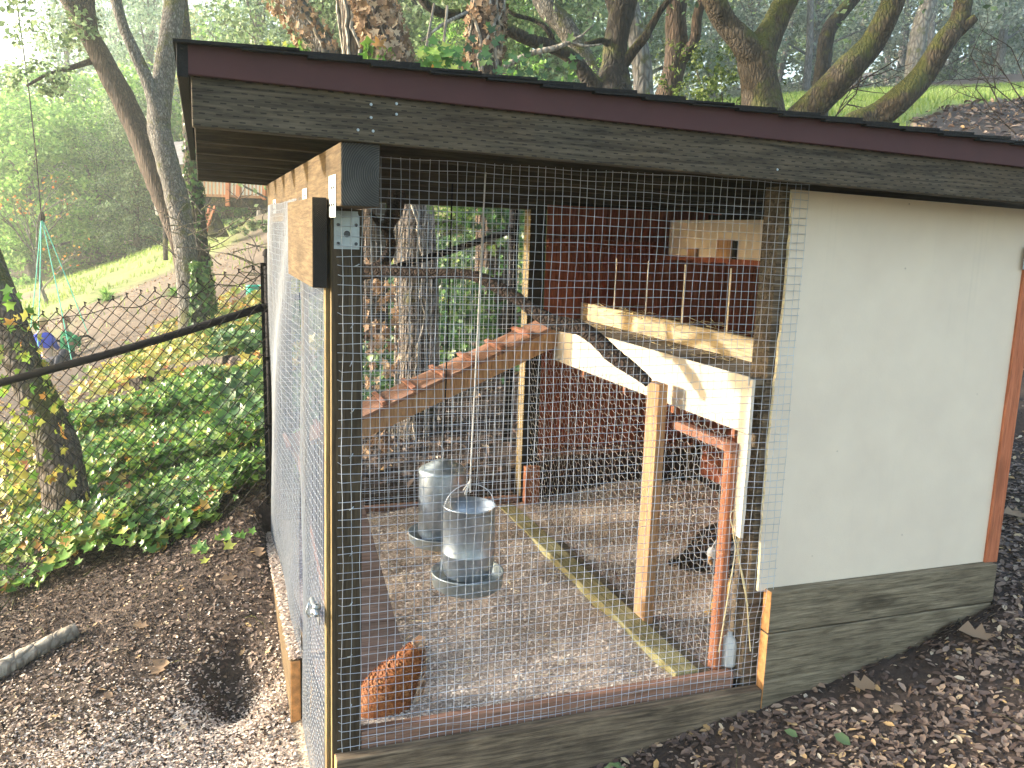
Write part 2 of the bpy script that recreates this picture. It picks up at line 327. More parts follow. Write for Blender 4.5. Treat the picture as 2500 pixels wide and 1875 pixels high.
def ground(x, y, fine=True):
    x = np.atleast_1d(np.asarray(x, float)); y = np.atleast_1d(np.asarray(y, float)); out = np.empty(x.shape)
    for i in range(0, len(x), 20000):
        xs = x[i:i+20000]; ys = y[i:i+20000]
        # slightly blurred distance keeps the control points from reading as cones
        d = np.sqrt((xs[:, None]-ctl[None, :, 0])**2+(ys[:, None]-ctl[None, :, 1])**2+.0)
        out[i:i+20000] = -(d@TW[:len(ctl)])+TW[len(ctl)]+xs*TW[-2]+ys*TW[-1]
    r = np.hypot(x, y)
    z = out
    if fine:
        z = z+(vnoise(x, y, .35, 1)-.5)*.035+(vnoise(x, y, .12, 2)-.5)*.016+(vnoise(x, y, 1.6, 3)-.5)*.10*smoothstep(2, 6, r)+(vnoise(x, y, 6, 4)-.5)*.4*smoothstep(8, 25, r)
    ins = smoothstep(-.16, -.04, x)*(1-smoothstep(2.36, 2.42, x))*smoothstep(-.045, -.01, y)*(1-smoothstep(1.98, 2.06, y))
    z = z*(1-ins)+np.minimum(z, .12)*ins
    # dug hole beside the sill board
    z = z-.17*np.exp(-(((x+.27)/.11)**2+((y-.93)/.17)**2))
    return z
def g1(x, y): return float(ground([x], [y])[0])
def hit(px, py, t0=2.0):
    d = CAMR.T@np.array([(px-1250)/FPX, (py-937.5)/FPX, 1.]); ts = np.arange(t0, 60, .03); P = CAMC+ts[:, None]*d; g = ground(P[:, 0], P[:, 1])
    k = np.argmax(P[:, 2] < g+.01); return P[k], ts[k]
def proj(P):
    q = (np.asarray(P)-CAMC)@CAMR.T; return FPX*q[..., 0]/q[..., 2]+1250, FPX*q[..., 1]/q[..., 2]+937.5, q[..., 2]
# one sheet: rings around the camera, dense near
nr, na = 430, 620
rad = np.concatenate([[0.0], np.geomspace(.25, 95, nr-1)]); ang = np.linspace(-math.pi, math.pi, na, endpoint=False)
# angular density higher toward the view
ang = ang+.62*np.sin(ang)*(-1)*.9
RR, AA = np.meshgrid(rad, ang+R_(18), indexing='ij')
GX = CAMC[0]+RR*np.sin(AA); GY = CAMC[1]+RR*np.cos(AA)
GZ = ground(GX.ravel(), GY.ravel()).reshape(GX.shape)
gv = np.stack([GX, GY, GZ], 2).reshape(-1, 3)
ii = np.arange(nr-1)[:, None]*na; jj = np.arange(na)[None]; jn = (np.arange(na)+1)[None] % na
quad = np.stack([ii+jj, ii+jn, ii+na+jn, ii+na+jj], 2).reshape(-1, 4)
me = bpy.data.meshes.new('ground'); me.vertices.add(len(gv)); me.vertices.foreach_set('co', gv.ravel())
me.loops.add(quad.size); me.loops.foreach_set('vertex_index', quad.ravel().astype(np.int32))
me.polygons.add(len(quad)); me.polygons.foreach_set('loop_start', (np.arange(len(quad))*4).astype(np.int32)); me.polygons.foreach_set('loop_total', np.full(len(quad), 4, np.int32))
me.polygons.foreach_set('use_smooth', np.ones(len(quad), bool)); me.update(calc_edges=True)
gx, gy = gv[:, 0], gv[:, 1]; gd = np.hypot(gx-CAMC[0], gy-CAMC[1])
# ground cover: lawn on the right bank and across the left slope; spilled shavings by the door
w = vnoise(gx, gy, 2.2, 5)*3+vnoise(gx, gy, .7, 6)*1.2-2.1
azg = np.degrees(np.arctan2(gx-CAMC[0], gy-CAMC[1]))
lawnR = smoothstep(-.6, .6, (gd-11.2+w*1.0-np.maximum(0, azg-41)*.9))*smoothstep(12, 20, azg)*(1-smoothstep(27, 30, gd+w))
lawnL = .62*smoothstep(-1, 1, (gd-21.5+w*1.5-(azg+10)*.25))*(1-smoothstep(1, 4, azg))*(1-smoothstep(36, 40, gd+w))*smoothstep(.25, .6, vnoise(gx, gy, 1.9, 8)+.25*vnoise(gx, gy, .5, 9))
lawn = np.clip(lawnR+lawnL, 0, 1)
shav = np.exp(-(((gx+.30)/.34)**2+((gy-.30)/.36)**2)**1.3)*1.3+.8*np.exp(-(((gx+.8)/.7)**2+((gy-.35)/.42)**2))
pale = smoothstep(12, 22, gd)*(1-smoothstep(6, 12, azg))
for nm, arr in (('lawn', lawn), ('shavings', np.clip(shav, 0, 1)), ('pale', pale)):
    a = me.attributes.new(nm, 'FLOAT', 'POINT'); a.data.foreach_set('value', arr.astype(np.float32))
m, n, b = mat('soil_and_lawn'); v, _ = coords(n, rnd=False)
def attr(nm):
    a = N_(n, 'ShaderNodeAttribute'); a.attribute_name = nm; return a.outputs['Fac']
s1 = noise(n, v, 26, 8, .7); s2 = noise(n, v, 2.2, 6, .6); s3 = noise(n, v, 120, 3, .6)
soil = ramp(n, s1.outputs[0], [(.25, (.012, .008, .007)), (.5, (.033, .022, .017)), (.66, (.068, .047, .036)), (.8, (.14, .10, .078))]).outputs[0]
soil = mixc(n, .35, soil, ramp(n, s2.outputs[0], [(.3, (.022, .014, .011)), (.7, (.10, .07, .054))]).outputs[0])
palec = ramp(n, s2.outputs[0], [(.3, (.085, .062, .05)), (.6, (.15, .12, .09)), (.8, (.20, .18, .11))]).outputs[0]
palec = mixc(n, .55, palec, ramp(n, noise(n, v, 9, 8, .75).outputs[0], [(.3, (.06, .045, .035)), (.55, (.16, .125, .095)), (.75, (.34, .29, .20))]).outputs[0]); soil = mixc(n, attr('pale'), soil, palec)
gr = ramp(n, s2.outputs[0], [(.3, (.16, .21, .05)), (.55, (.22, .30, .07)), (.8, (.33, .37, .17))]).outputs[0]
gr = mixc(n, .35, gr, ramp(n, s1.outputs[0], [(.3, (.06, .12, .02)), (.7, (.3, .4, .08))]).outputs[0])
c = mixc(n, attr('lawn'), soil, gr)
ch = ramp(n, s3.outputs[0], [(.3, (.16, .11, .08)), (.45, (.42, .33, .24)), (.6, (.62, .53, .42)), (.75, (.74, .67, .56))]).outputs[0]
c = mixc(n, attr('shavings'), c, ch)
n.links.new(c, b.inputs['Base Color']); b.inputs['Roughness'].default_value = .95; bump(n, b, s1.outputs[0], .9, .02)
me.materials.append(m)
gob = bpy.data.objects.new('ground', me); COL.objects.link(gob); gob['kind'] = 'structure'
M['bedding'] = None
m, n, b = mat('bedding_surface'); v, _ = coords(n, rnd=False); s3 = noise(n, v, 95, 4, .65); s2 = noise(n, v, 5, 5, .6)
ch = ramp(n, s3.outputs[0], [(.3, (.20, .155, .125)), (.45, (.40, .32, .255)), (.6, (.58, .48, .39)), (.75, (.70, .61, .51))]).outputs[0]
c = mixc(n, ramp(n, s2.outputs[0], [(.4, (0, 0, 0)), (.7, (.5, .5, .5))]).outputs[0], ch, (.16, .12, .095))
n.links.new(c, b.inputs['Base Color']); b.inputs['Roughness'].default_value = .95; bump(n, b, s3.outputs[0], .8, .006); M['bedding'] = m

# ---------------------------------------------------------------- chicken coop
coop = thing('chicken_coop', 'timber chicken coop with wire mesh run, cream wall and shingled shed roof', 'chicken coop', (0, 0, 0))
def part(name, mb, m, bevel=0, parent=None, **k): return mb.build(name, m, parent or coop, bevel=bevel, **k)
def board(name, x0, x1, y0, y1, z0, z1, m, bevel=.003, **k): return part(name, MB().box(x0, x1, y0, y1, z0, z1), m, bevel, **k)
SL = -.0236
def rz(x): return 1.855+SL*(x+.36)
XL, XR = -.356, 2.72
def slope_box(x0, x1, y0, y1, dz0, dz1):
    vs = [(x, y, rz(x)+dz) for x in (x0, x1) for y in (y0, y1) for dz in (dz0, dz1)]
    return MB().add(vs, [(0, 1, 3, 2), (4, 6, 7, 5), (0, 4, 5, 1), (2, 3, 7, 6), (0, 2, 6, 4), (1, 5, 7, 3)])
part('barge_rafter', slope_box(XL, XR, -.20, -.162, 0, .150), M['rafter'], .004)['label'] = 'incised front rafter with dashed treatment marks'
for k, y in enumerate((.20, .60, 1.0, 1.4, 1.8, 2.2, 2.42)):
    part('rafter', slope_box(XL+.004, XR-.02, y, y+.038, .002, .140), M['dark_y'], .003)
# roof boards between the rafters (plank sheathing running along Y)
xx = XL
while xx < XR-.05:
    w = .138; part('sheathing_board', slope_box(xx, min(xx+w-.003, XR), -.198, 2.455, .152, .170), M['dark_y'], 0); xx += w
part('drip_trim', slope_box(XL-.006, XR+.01, -.214, -.2015, .106, .176), M['maroon'], .003)
part('drip_edge', MB().box(XL-.028, XL-.004, -.214, 2.46, rz(XL)+.100, rz(XL)+.178), M['shingle'], .002)
# shingle courses: tabs across the depth, butts toward the low right side
nT = 9
for k in range(22):
    x0 = XL-.034+k*.14; x1 = x0+.26
    for j in range(nT):
        y0 = -.236+j*.302+(.0 if j == 0 else (k % 2)*-.1); y1 = -.236+(j+1)*.302-(k % 2)*.1-.006
        if j == nT-1: y1 = 2.475
        up = .178+.002*random.random(); lift = -.003+.003*random.random()
        t = .006
        x1j = min(x1, XR+.03)+random.uniform(-.006, .006); zz = lambda x, d: rz(x)+d
        vs = [(x0, y, zz(x0, up-.012+d)) for y in (y0, y1) for d in (0, t)]+[(x1j, y, zz(x1j, up+lift+d)) for y in (y0, y1) for d in (0, t+.003)]
        mb = MB().add(vs, [(0, 2, 3, 1), (4, 5, 7, 6), (0, 1, 5, 4), (2, 6, 7, 3), (1, 3, 7, 5), (0, 4, 6, 2)])
        part('shingle', mb, M['shingle'])
# beams
M['beam_end'] = endgrain('beam_end_grain', (.03, .03, .027), (.10, .097, .085), .075, 1.775, 'Y', 190)
o = part('beam', MB().box(-.031, .062, -.185, 2.2, 1.698, 1.846, 0, None, 1), [M['pt_y'], M['beam_end']], .004)
part('beam', MB().box(2.30, 2.385, .012, 2.2, 1.642, 1.785, 0, None, 1), [M['dark_y'], M['black_end']], .003)
board('header', .062, 2.30, 1.955, 2.04, 1.775, 1.838, M['dark_y'])
# posts
part('post', MB().box(-.0285, .0555, .0, .089, -.35, 1.695, 0, 1), [M['pt_z'], M['pt_zl']], .004)  # left face painted in the sunlit tone, the rest in brown
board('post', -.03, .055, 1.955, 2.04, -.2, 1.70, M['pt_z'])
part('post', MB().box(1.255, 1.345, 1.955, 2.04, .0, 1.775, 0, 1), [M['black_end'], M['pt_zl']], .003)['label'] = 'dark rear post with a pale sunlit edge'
board('post', 1.350, 1.436, .012, .10, -.1, 1.82, M['skirt2'])
board('post', 2.30, 2.385, .012, .10, -.1, 1.64, M['pt_z'])
board('post', 2.30, 2.385, 1.955, 2.04, .1, 1.64, M['pt_z'])
# cream plywood wall facing the camera, rough cut left edge
mb = MB(); zs = np.linspace(.505, 1.81, 40); rngl = random.Random(3)
L = [(1.368+rngl.uniform(-.0025, .0025)+.006*math.sin(z*5), z) for z in zs]
vs = []; 
for x, z in L:
    zt = min(z, rz(2.352)-.002)
    vs += [(x, -.012, z), (x, 0.0, z), (2.352, 0.0, zt), (2.352, -.012, zt)]
fs = []; ms = []
for i in range(len(L)-1):
    for q in range(4):
        fs.append((i*4+q, i*4+(q+1) % 4, (i+1)*4+(q+1) % 4, (i+1)*4+q)); ms.append(1 if q == 0 else 0)
k = len(L)-1; fs += [(0, 3, 2, 1), (k*4, k*4+1, k*4+2, k*4+3)]; ms += [0, 0]
mb.add(vs, fs); mb.m = ms; part('wall_panel', mb, [M['cream'], M['cream_edge']])['label'] = 'cream painted plywood wall with a rough cut edge'
board('corner_trim', 2.352, 2.412, -.022, .0, .508, 1.64, M['trim_or'], .004)
board('corner_trim', 2.390, 2.412, .0015, .07, .508, 1.64, M['trim_or'], .003)
part('wall_bracket', MB().box(2.338, 2.43, -.026, -.0235, 1.585, 1.665), M['galvd'], .001)
# end wall on the far right side and skirting
board('end_wall_panel', 2.39, 2.402, .075, 2.04, .3, 1.64, M['cream'])
# skirts
def skirt(x0, x1, z0, z1, z0b=None, m='skirt', mx0=1):
    mb = MB().box(x0, x1, -.047, -.0035, z0, z1, 0, mx0)
    if z0b is not None:
        vs = [list(q) for q in mb.v]
        for q in vs:
            if q[0] > x0+.1 and q[2] < z0+.01: q[2] = z0b
        mb.v = [tuple(q) for q in vs]
    return part('skirt_board', mb, [M[m], M['orange_end']], .004)
skirt(-.022, 1.396, -.22, .166, None, 'skirt2')
skirt(1.3985, 2.385, .366, .512); skirt(1.3985, 2.381, .06, .362)
# redwood sill behind the mesh
board('sill_board', .0565, 1.314, .004, .040, .12, .213, M['red_x'])
board('sill_board', .06, 1.25, 1.955, 1.99, .10, .245, M['red_x'])
board('sill_board', -.031, .006, .10, 1.95, -.1, .17, M['pt_y'])
# outer sill board of the left side, its far end higher
mb = MB().box(-.088, -.052, .605, 1.95, -.17, .150, 0, None, 1); part('side_board', mb, [M['pt_y'], M['orange_end']], .004)
board('side_board', -.0895, -.0895+.003, .60, .601, -.17, -.165, M['pt_y'], 0) if False else None
# header board standing proud on the door side
M['hb_end'] = endgrain('header_board_end', (.005, .005, .0045), (.016, .014, .012), -.12, 1.6, 'Y', 240)
part('header_board', MB().box(-.0765, -.0385, -.004, .66, 1.492, 1.722, 0, None, 1), [M['pt_y'], M['hb_end']], .003)
part('trim_board', MB().box(-.0380, -.0305, .68, 2.0, 1.665, 1.697), M['pt_y'])
# metal plates
def plate(x0, x1, y0, y1, z0, z1, nm='metal_plate', m='galvd', holes=()):
    pl = MB().box(x0, x1, y0, y1, z0, z1).build(nm, M[m], coop, bevel=.0008)
    return pl
pl = MB(); # post cap plate with clipped corners
a0, a1, b0, b1 = -.021, .0445, 1.593, 1.690
pts = [(a0, b0), (a1, b0), (a1, b1-.014), (a1-.004, b1-.006), (a1-.004, b1), (a0+.004, b1), (a0+.004, b1-.006), (a0, b1-.014)]
pl.add([(x, -.0025, z) for x, z in pts]+[(x, -.0005, z) for x, z in pts], [tuple(range(8))]+[(i, i+8, (i+1) % 8+8, (i+1) % 8) for i in range(8)])
pl = pl.build('metal_plate', M['galvd'], coop); pl['label'] = 'galvanised tie plate bolted to the near post'
for x, z, r in ((-.010, 1.607, .0045), (.036, 1.607, .0045), (-.010, 1.655, .0045), (.036, 1.655, .0045), (.0125, 1.632, .0085)):
    mb = MB().tube([(x, -.0055, z), (x, -.0026, z)], [r*.7, r], 12); mb.build('bolt', M['bolt'], pl, smooth=False)
for y0, y1, z0, z1 in ((-.115, .0, 1.672, 1.775), (.50, .62, 1.69, 1.765), (1.70, 1.83, 1.70, 1.76)):
    q = plate(-.0338, -.0318, y0, y1, z0, z1, m='white'); q['label'] = 'pale metal strap on the beam'
    for t in range(5):
        y = y0+(y1-y0)*(.2+.6*(t % 3)/2); z = z0+(z1-z0)*(.3 if t < 3 else .7)
        MB().tube([(-.0365, y, z), (-.0339, y, z)], [.003, .004], 8).build('screw', M['bolt'], q)
for x, z in ((-.145, 1.93), (-.142, 1.958), (-.172, 1.905), (-.137, 1.900)): pass
# screws in the front rafter
for px, py in ((874, 317), (911, 320), (906, 287), (906, 255), (968, 253), (968, 279), (1898, 414)):
    d = CAMR.T@np.array([(px-1250)/FPX, (py-937.5)/FPX, 1.]); t = (-.2005-CAMC[1])/d[1]; p = CAMC+d*t
    MB().tube([(p[0], -.2025, p[2]), (p[0], -.2002, p[2])], [.0025, .0035], 10).build('screw', M['galv'], coop)
# ---- near mesh
def wire_sheet(name, O, U, V, nu, nv, pitch, r, m, parent, bulge, over=(0, 0, 0, 0), seg=26, jit=.0021, nrm=None, bent=False, clip=None):
    "grid of wires: verticals along V at steps of pitch along U, and horizontals"
    O, U, V = map(lambda q: np.array(q, float), (O, U, V)); Nn = np.cross(U, V) if nrm is None else np.array(nrm, float)
    mb = MB(); W = nu*pitch; H = nv*pitch; rr = random.Random(11)
    for i in range(nu+1):
        a = rr.uniform(0, 6); P = []
        for k in range(seg+1):
            v = -over[2]+(H+over[2]+over[3])*k/seg; u = i*pitch+jit*math.sin(a+v*9)+jit*.5*math.sin(v*31+a)
            P.append(O+U*u+V*v+Nn*(bulge(u, v)+.0004*math.sin(v*40+a)))
        mb.tube(P, r, 4, cap=False)
    for j in range(nv+1):
        a = rr.uniform(0, 6); P = []; e0 = over[0]+rr.uniform(-.004, .003); e1 = over[1]+rr.uniform(-.004, .003)
        for k in range(seg+9):
            u = -e0+(W+e0+e1)*k/(seg+8); v = j*pitch+jit*math.sin(a+u*8)+jit*.6*math.sin(u*27+a)
            P.append(O+U*u+V*v+Nn*(bulge(u, v)-.0012))
        if bent and rr.random() < .45:
            P[0] = P[0]+V*rr.uniform(.002, .007)+Nn*.002; P = [P[0]]+[O+U*0+V*(j*pitch)+Nn*(bulge(0, 0)-.0012)]+P[2:]
        mb.tube(P, r, 4, cap=False)
    o = mb.build(name, M[m], parent); o['kind'] = 'stuff'; return o
G = .0254
wire_sheet('wire_mesh', (-.0005, -.006, 1.6-57*G), (1, 0, 0), (0, 0, 1), 56, 66, G, .00085, 'wire', coop, lambda u, v: .003*math.sin(u*5+v*2)+(.016*max(0, min(1, (u-1.31)/.04)) if v > .30 else 0), over=(.012, .004, .006, .004), nrm=(0, -1, 0), bent=True)
# far opening and left side meshes
wire_sheet('wire_mesh', (.0, 1.948, .22), (1, 0, 0), (0, 0, 1), 49, 61, G, .0009, 'wire', coop, lambda u, v: .004*math.sin(u*4+v*3), over=(.01, .01, .0, .0), nrm=(0, -1, 0), seg=14)
bl = lambda u, v: .010+.018*math.sin(math.pi*min(1, max(0, u/1.3)))*math.sin(math.pi*min(1, v/1.5))+.006*math.sin(u*6+v*5)
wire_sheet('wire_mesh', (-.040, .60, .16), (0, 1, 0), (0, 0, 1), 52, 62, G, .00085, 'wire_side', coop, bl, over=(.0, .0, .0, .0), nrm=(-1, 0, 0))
def sheet(name, y0, y1, z0, z1, fold, parent, seed=0, x=-.036, nfold=5):
    ny, nz = 46, 40; vs = []
    for j in range(nz+1):
        for i in range(ny+1):
            y = y0+(y1-y0)*i/ny; z = z0+(z1-z0)*j/nz
            q = math.sin(y*2*math.pi*nfold/(y1-y0)+seed+.6*math.sin(z*4))*fold*(1-.4*j/nz)+fold*.7*math.sin(z*7+y*9+seed)
            vs.append((x+q, y+.006*math.sin(z*9+seed), z))
    fs = [(j*(ny+1)+i, j*(ny+1)+i+1, (j+1)*(ny+1)+i+1, (j+1)*(ny+1)+i) for j in range(nz) for i in range(ny)]
    return MB().add(vs, fs).build(name, M['plastic'], parent, smooth=True)
sheet('plastic_sheet', .62, 1.92, .17, 1.74, .0045, coop, 1)
# ---- door (left side, near bay)
door = bpy.data.objects.new('door', None); COL.objects.link(door); door.parent = coop; door.location = (-.04, .3, 0)
door['label'] = 'narrow mesh door with milky plastic sheet'
MB().box(-.040, -.0295, .020, .060, -.30, 1.49).build('stile', M['pt_zl'], door, bevel=.002)
MB().box(-.040, -.022, .560, .598, -.30, 1.62).build('stile', M['pt_z'], door, bevel=.002)
MB().box(-.040, -.022, .062, .558, -.24, -.16).build('rail', M['pt_z'], door, bevel=.002)
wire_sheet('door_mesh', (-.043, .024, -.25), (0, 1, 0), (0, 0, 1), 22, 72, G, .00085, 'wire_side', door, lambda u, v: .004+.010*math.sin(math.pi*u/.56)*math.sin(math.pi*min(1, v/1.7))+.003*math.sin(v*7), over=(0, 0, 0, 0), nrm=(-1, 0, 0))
sheet('plastic_sheet', .03, .59, -.26, 1.60, .002, door, 3, -.034, 2)
la = MB()
la.box(-.060, -.0565, .030, .105, .545, .585)
lo = la.build('latch', M['galv'], door, bevel=.001)
MB().tube([(-.068, .012, .585), (-.068, .125, .585)], .0065, 10).tube([(-.068, .06, .585), (-.084, .06, .600), (-.090, .06, .575), (-.082, .06, .56)], .004, 8).build('bolt', M['galv'], lo, smooth=True)
for z in (.600, .568): MB().lathe((-.064, .045 if z > .58 else .085, z-.012), [(.004, 0), (.012, .002), (.012, .012), (.004, .014)], 12).build('keeper', M['galvd'], lo, smooth=True)
# ---- nails holding the mesh
for px, py in ((871, 648), (860, 795), (857, 888), (861, 1003), (858, 1113), (858, 1242), (857, 1352), (856, 1475), (854, 1602), (856, 1725), (1849, 1566), (1845, 1600)):
    d = CAMR.T@np.array([(px-1250)/FPX, (py-937.5)/FPX, 1.]); t = (-.010-CAMC[1])/d[1]; p = CAMC+d*t
    a = random.uniform(.3, 1.2); r = .0075
    MB().tube([(p[0]-r*math.sin(a), -.008, p[2]-r*math.cos(a)), (p[0], -.013, p[2]), (p[0]+r*math.sin(a), -.009, p[2]+r*math.cos(a))], .0013, 6).build('nail', M['galv'], coop)
# ---- interior
board('partition_panel', 1.294, 1.306, .006, 1.66, 1.038, 1.216, M['cream'], .001)
board('partition_panel', 1.294, 1.306, .004, .064, .69, 1.0365, M['cream'], .001)
board('shelf_edge', 1.286, 1.2935, .02, 1.66, 1.196, 1.224, M['cream'], .001)
board('shelf', 1.3065, 2.02, .02, 1.95, 1.196, 1.212, M['ply'])
board('batten', 1.307, 1.35, .03, 1.94, 1.15, 1.1955, M['pt_y'], 0)
nb = bpy.data.objects.new('nest_box', None); COL.objects.link(nb); nb.parent = coop; nb.location = (1.55, 1, 1.2)
MB().box(1.550, 1.569, .10, 1.93, 1.2125, 1.300).build('nest_lip', M['pale_y'], nb, bevel=.002)
for y in (1.577, 1.251, .928, .589): 
    MB().box(1.5705, 1.975, y-.006, y+.006, 1.2125, 1.545, 0, 1).build('divider', [M['red_side'], M['cream']], nb, bevel=0)
MB().box(1.976, 1.99, .10, 1.93, 1.2125, 1.565).build('nest_back', M['red_side'], nb)
board('upper_panel', 1.980, 1.992, .30, 1.80, 1.567, 1.745, M['cream'])
board('sun_patch_block', 1.962, 1.979, 1.19, 1.32, 1.566, 1.655, M['fir_z'], .001); board('sun_patch_block', 1.962, 1.979, 1.50, 1.58, 1.566, 1.605, M['fir_z'], .001)  # orange blocks stand in for sun patches on the cream board
board('dark_slit', 1.966, 1.979, 1.165, 1.187, 1.566, 1.65, M['black_end'], 0)  # dark strip laid on the board in place of a shadowy gap
# back wall of dark red siding, boards
xx = 1.346
while xx < 2.385:
    w = min(.235, 2.388-xx); board('siding_board', xx, xx+w-.004, 1.944, 1.958, .485, 1.80, M['red_side'], .001); xx += .235
board('siding_rail', 1.346, 2.30, 1.915, 1.9435, 1.592, 1.630, M['red_side'], .002); board('siding_batten', 1.66, 1.70, 1.92, 1.9435, 1.216, 1.590, M['red_side'], .002)
board('siding_rail', 1.346, 2.30, 1.915, 1.9435, .470, .505, M['red_x'], .002)
xx = .11
while xx < 1.95:
    board('siding_board', 2.366, 2.378, xx, xx+.228, .30, 1.64, M['red_side'], .001); xx += .232
# under the shelf: joists, chicken wire frame
for y in (.10, .50, .90, 1.32, 1.7): board('joist', 1.308, 2.30, y, y+.022, 1.004, 1.149, M['red_z'], .001)
board('wire_rail', 1.262, 1.298, .05, .43, .966, .996, M['red_y'])
board('wire_post', 1.271, 1.296, .052, .100, .18, .965, M['red_z'])
board('prop_post', 1.200, 1.238, .43, .519, .2, 1.128, M['fir_z'])['label'] = 'pale orange upright under the shelf'
board('short_block', 1.262, 1.345, 1.90, 1.94, .2, .42, M['red_z'])
board('divider_board', 1.115, 1.205, .045, 1.90, .15, .219, M['green_y'], .004); board('divider_board', 1.209, 1.255, .045, 1.90, .14, .205, M['skirt'], .004)
# hexagonal chicken wire in the plane x = 1.259
def hexmesh(x, y0, y1, z0, z1, s=.019):
    mb = MB(); dy = .042; dz = 1.5*s; r = .0007; rr = random.Random(5); nz = int((z1-z0)/dz); ny = int((y1-y0)/dy)
    def P(y, z): return (x+.006*math.sin(y*7+z*5)+.002*math.sin(z*40+y*33), y+.0022*math.sin(z*61+y*47), z+.0022*math.sin(y*53+z*71))
    for j in range(nz):
        for i in range(ny):
            yc = y0+i*dy+(dy/2 if j % 2 else 0); zc = z0+j*dz
            a = P(yc, zc+s/2*0); top = P(yc, zc+s*.5); l = P(yc-dy/2, zc+s); rgt = P(yc+dy/2, zc+s); bot = P(yc, zc-s*.5)
            mb.tube([bot, top], r*1.7, 3, cap=False); mb.tube([top, l], r, 3, cap=False); mb.tube([top, rgt], r, 3, cap=False)
    o = mb.build('chicken_wire', M['hex'], coop); o['kind'] = 'stuff'
hexmesh(1.258, .06, 1.90, .21, 1.10)
# ---- floor bedding
fl = thing('floor_bedding', None, None); bpy.data.objects.remove(fl)
ny, nx = 60, 70; vs = []
X = np.linspace(-.02, 2.36, nx); Y = np.linspace(.0, 1.97, ny)
def bedz(x, y): 
    x = np.asarray(x, float); y = np.asarray(y, float)
    return .188+(vnoise(x, y, .25, 21)-.5)*.035+(vnoise(x, y, .07, 22)-.5)*.012+.055*smoothstep(1.35, 1.9, x)+.03*smoothstep(1.1, 1.9, y)-.02*np.exp(-((x-.3)**2+(y-.3)**2)/.05)
XX, YY = np.meshgrid(X, Y); ZZ = bedz(XX, YY)
mb = MB().add(np.stack([XX, YY, ZZ], 2).reshape(-1, 3), [(j*nx+i, j*nx+i+1, (j+1)*nx+i+1, (j+1)*nx+i) for j in range(ny-1) for i in range(nx-1)])
bo = mb.build('floor_bedding', M['bedding'], smooth=True, origin=(0, 0, 0)); bo['kind'] = 'structure'
def leaves(name, P, Nn, size, mat_, shape='quad', parent=None, jitter=1.0, aspect=.55, curl=.15, cup=0):
    "P (N,3) positions, Nn (N,3) rough normals, size (N,)"
    P = np.asarray(P, float); n = len(P); Nn = np.asarray(Nn, float)+rng.normal(0, jitter*.5, (n, 3)); Nn /= np.linalg.norm(Nn, axis=1, keepdims=True)
    a = rng.normal(0, 1, (n, 3)); U = np.cross(Nn, a); U /= np.linalg.norm(U, axis=1, keepdims=True); W = np.cross(Nn, U); s = np.asarray(size).reshape(-1, 1)
    def pt(u, v, h=0): return P+U*(u*s)+W*(v*s*1.0)+Nn*(h*s)
    if shape == 'quad': V = np.stack([pt(-.5, -aspect/2), pt(.5, -aspect/2, curl), pt(.5, aspect/2), pt(-.5, aspect/2, curl)], 1); F = [(0, 1, 2, 3)]
    elif shape == 'diamond': V = np.stack([pt(-.5, 0), pt(-.05, -aspect/2, curl), pt(.5, 0, curl*.3), pt(-.05, aspect/2, curl)], 1); F = [(0, 1, 2), (0, 2, 3)]
    elif shape == 'oval':
        V = np.stack([pt(-.5, 0), pt(-.22, -aspect*.42, curl), pt(.2, -aspect*.46, curl*1.2), pt(.5, 0, curl*rng.uniform(-1, 1, (n, 1))), pt(.2, aspect*.46, curl*1.2), pt(-.22, aspect*.42, curl)], 1); F = [(0, 1, 2, 3), (0, 3, 4, 5)]
    elif shape == 'ivy':
        V = np.stack([pt(-.30, 0, .0), pt(-.5, -.38, curl), pt(-.08, -.30, 0), pt(.02, -.55, curl), pt(.2, -.22, 0), pt(.55, 0, curl), pt(.2, .22, 0), pt(.02, .55, curl), pt(-.08, .30, 0), pt(-.5, .38, curl)], 1)
        F = [(0, 1, 2), (0, 2, 4), (2, 3, 4), (0, 4, 6), (4, 5, 6), (0, 6, 8), (6, 7, 8), (0, 8, 9)]
    elif shape == 'lobed':
        V = np.stack([pt(-.5, 0), pt(-.2, -.34, curl), pt(-.02, -.16), pt(.16, -.36, curl), pt(.25, -.12), pt(.5, 0, curl), pt(.25, .12), pt(.16, .36, curl), pt(-.02, .16), pt(-.2, .34, curl)], 1)
        F = [(0, 1, 2), (0, 2, 8), (0, 8, 9), (2, 3, 4), (2, 4, 6), (2, 6, 8), (6, 7, 8), (4, 5, 6)]
    return fastmesh(name, V, None, mat_, parent, faces=F)
def up(n): return np.tile([0, 0, 1.0], (n, 1))
n_ = 70000; x = rng.uniform(.0, 2.34, n_); y = rng.uniform(.04, 1.95, n_); keep = ~((x > 1.11) & (x < 1.26) & (y > .04)) & (rng.random(n_) < .35+.65*vnoise(x, y, .2, 31)); x = x[keep]; y = y[keep]
o = leaves('wood_shavings', np.stack([x, y, bedz(x, y)+rng.uniform(.001, .005, len(x))], 1), up(len(x)), rng.uniform(.005, .0125, len(x)), M['chips'], 'quad', None, .35, .6, .12); tag(o, 'pale wood shavings covering the floor inside the coop', 'wood shavings', kind='stuff')
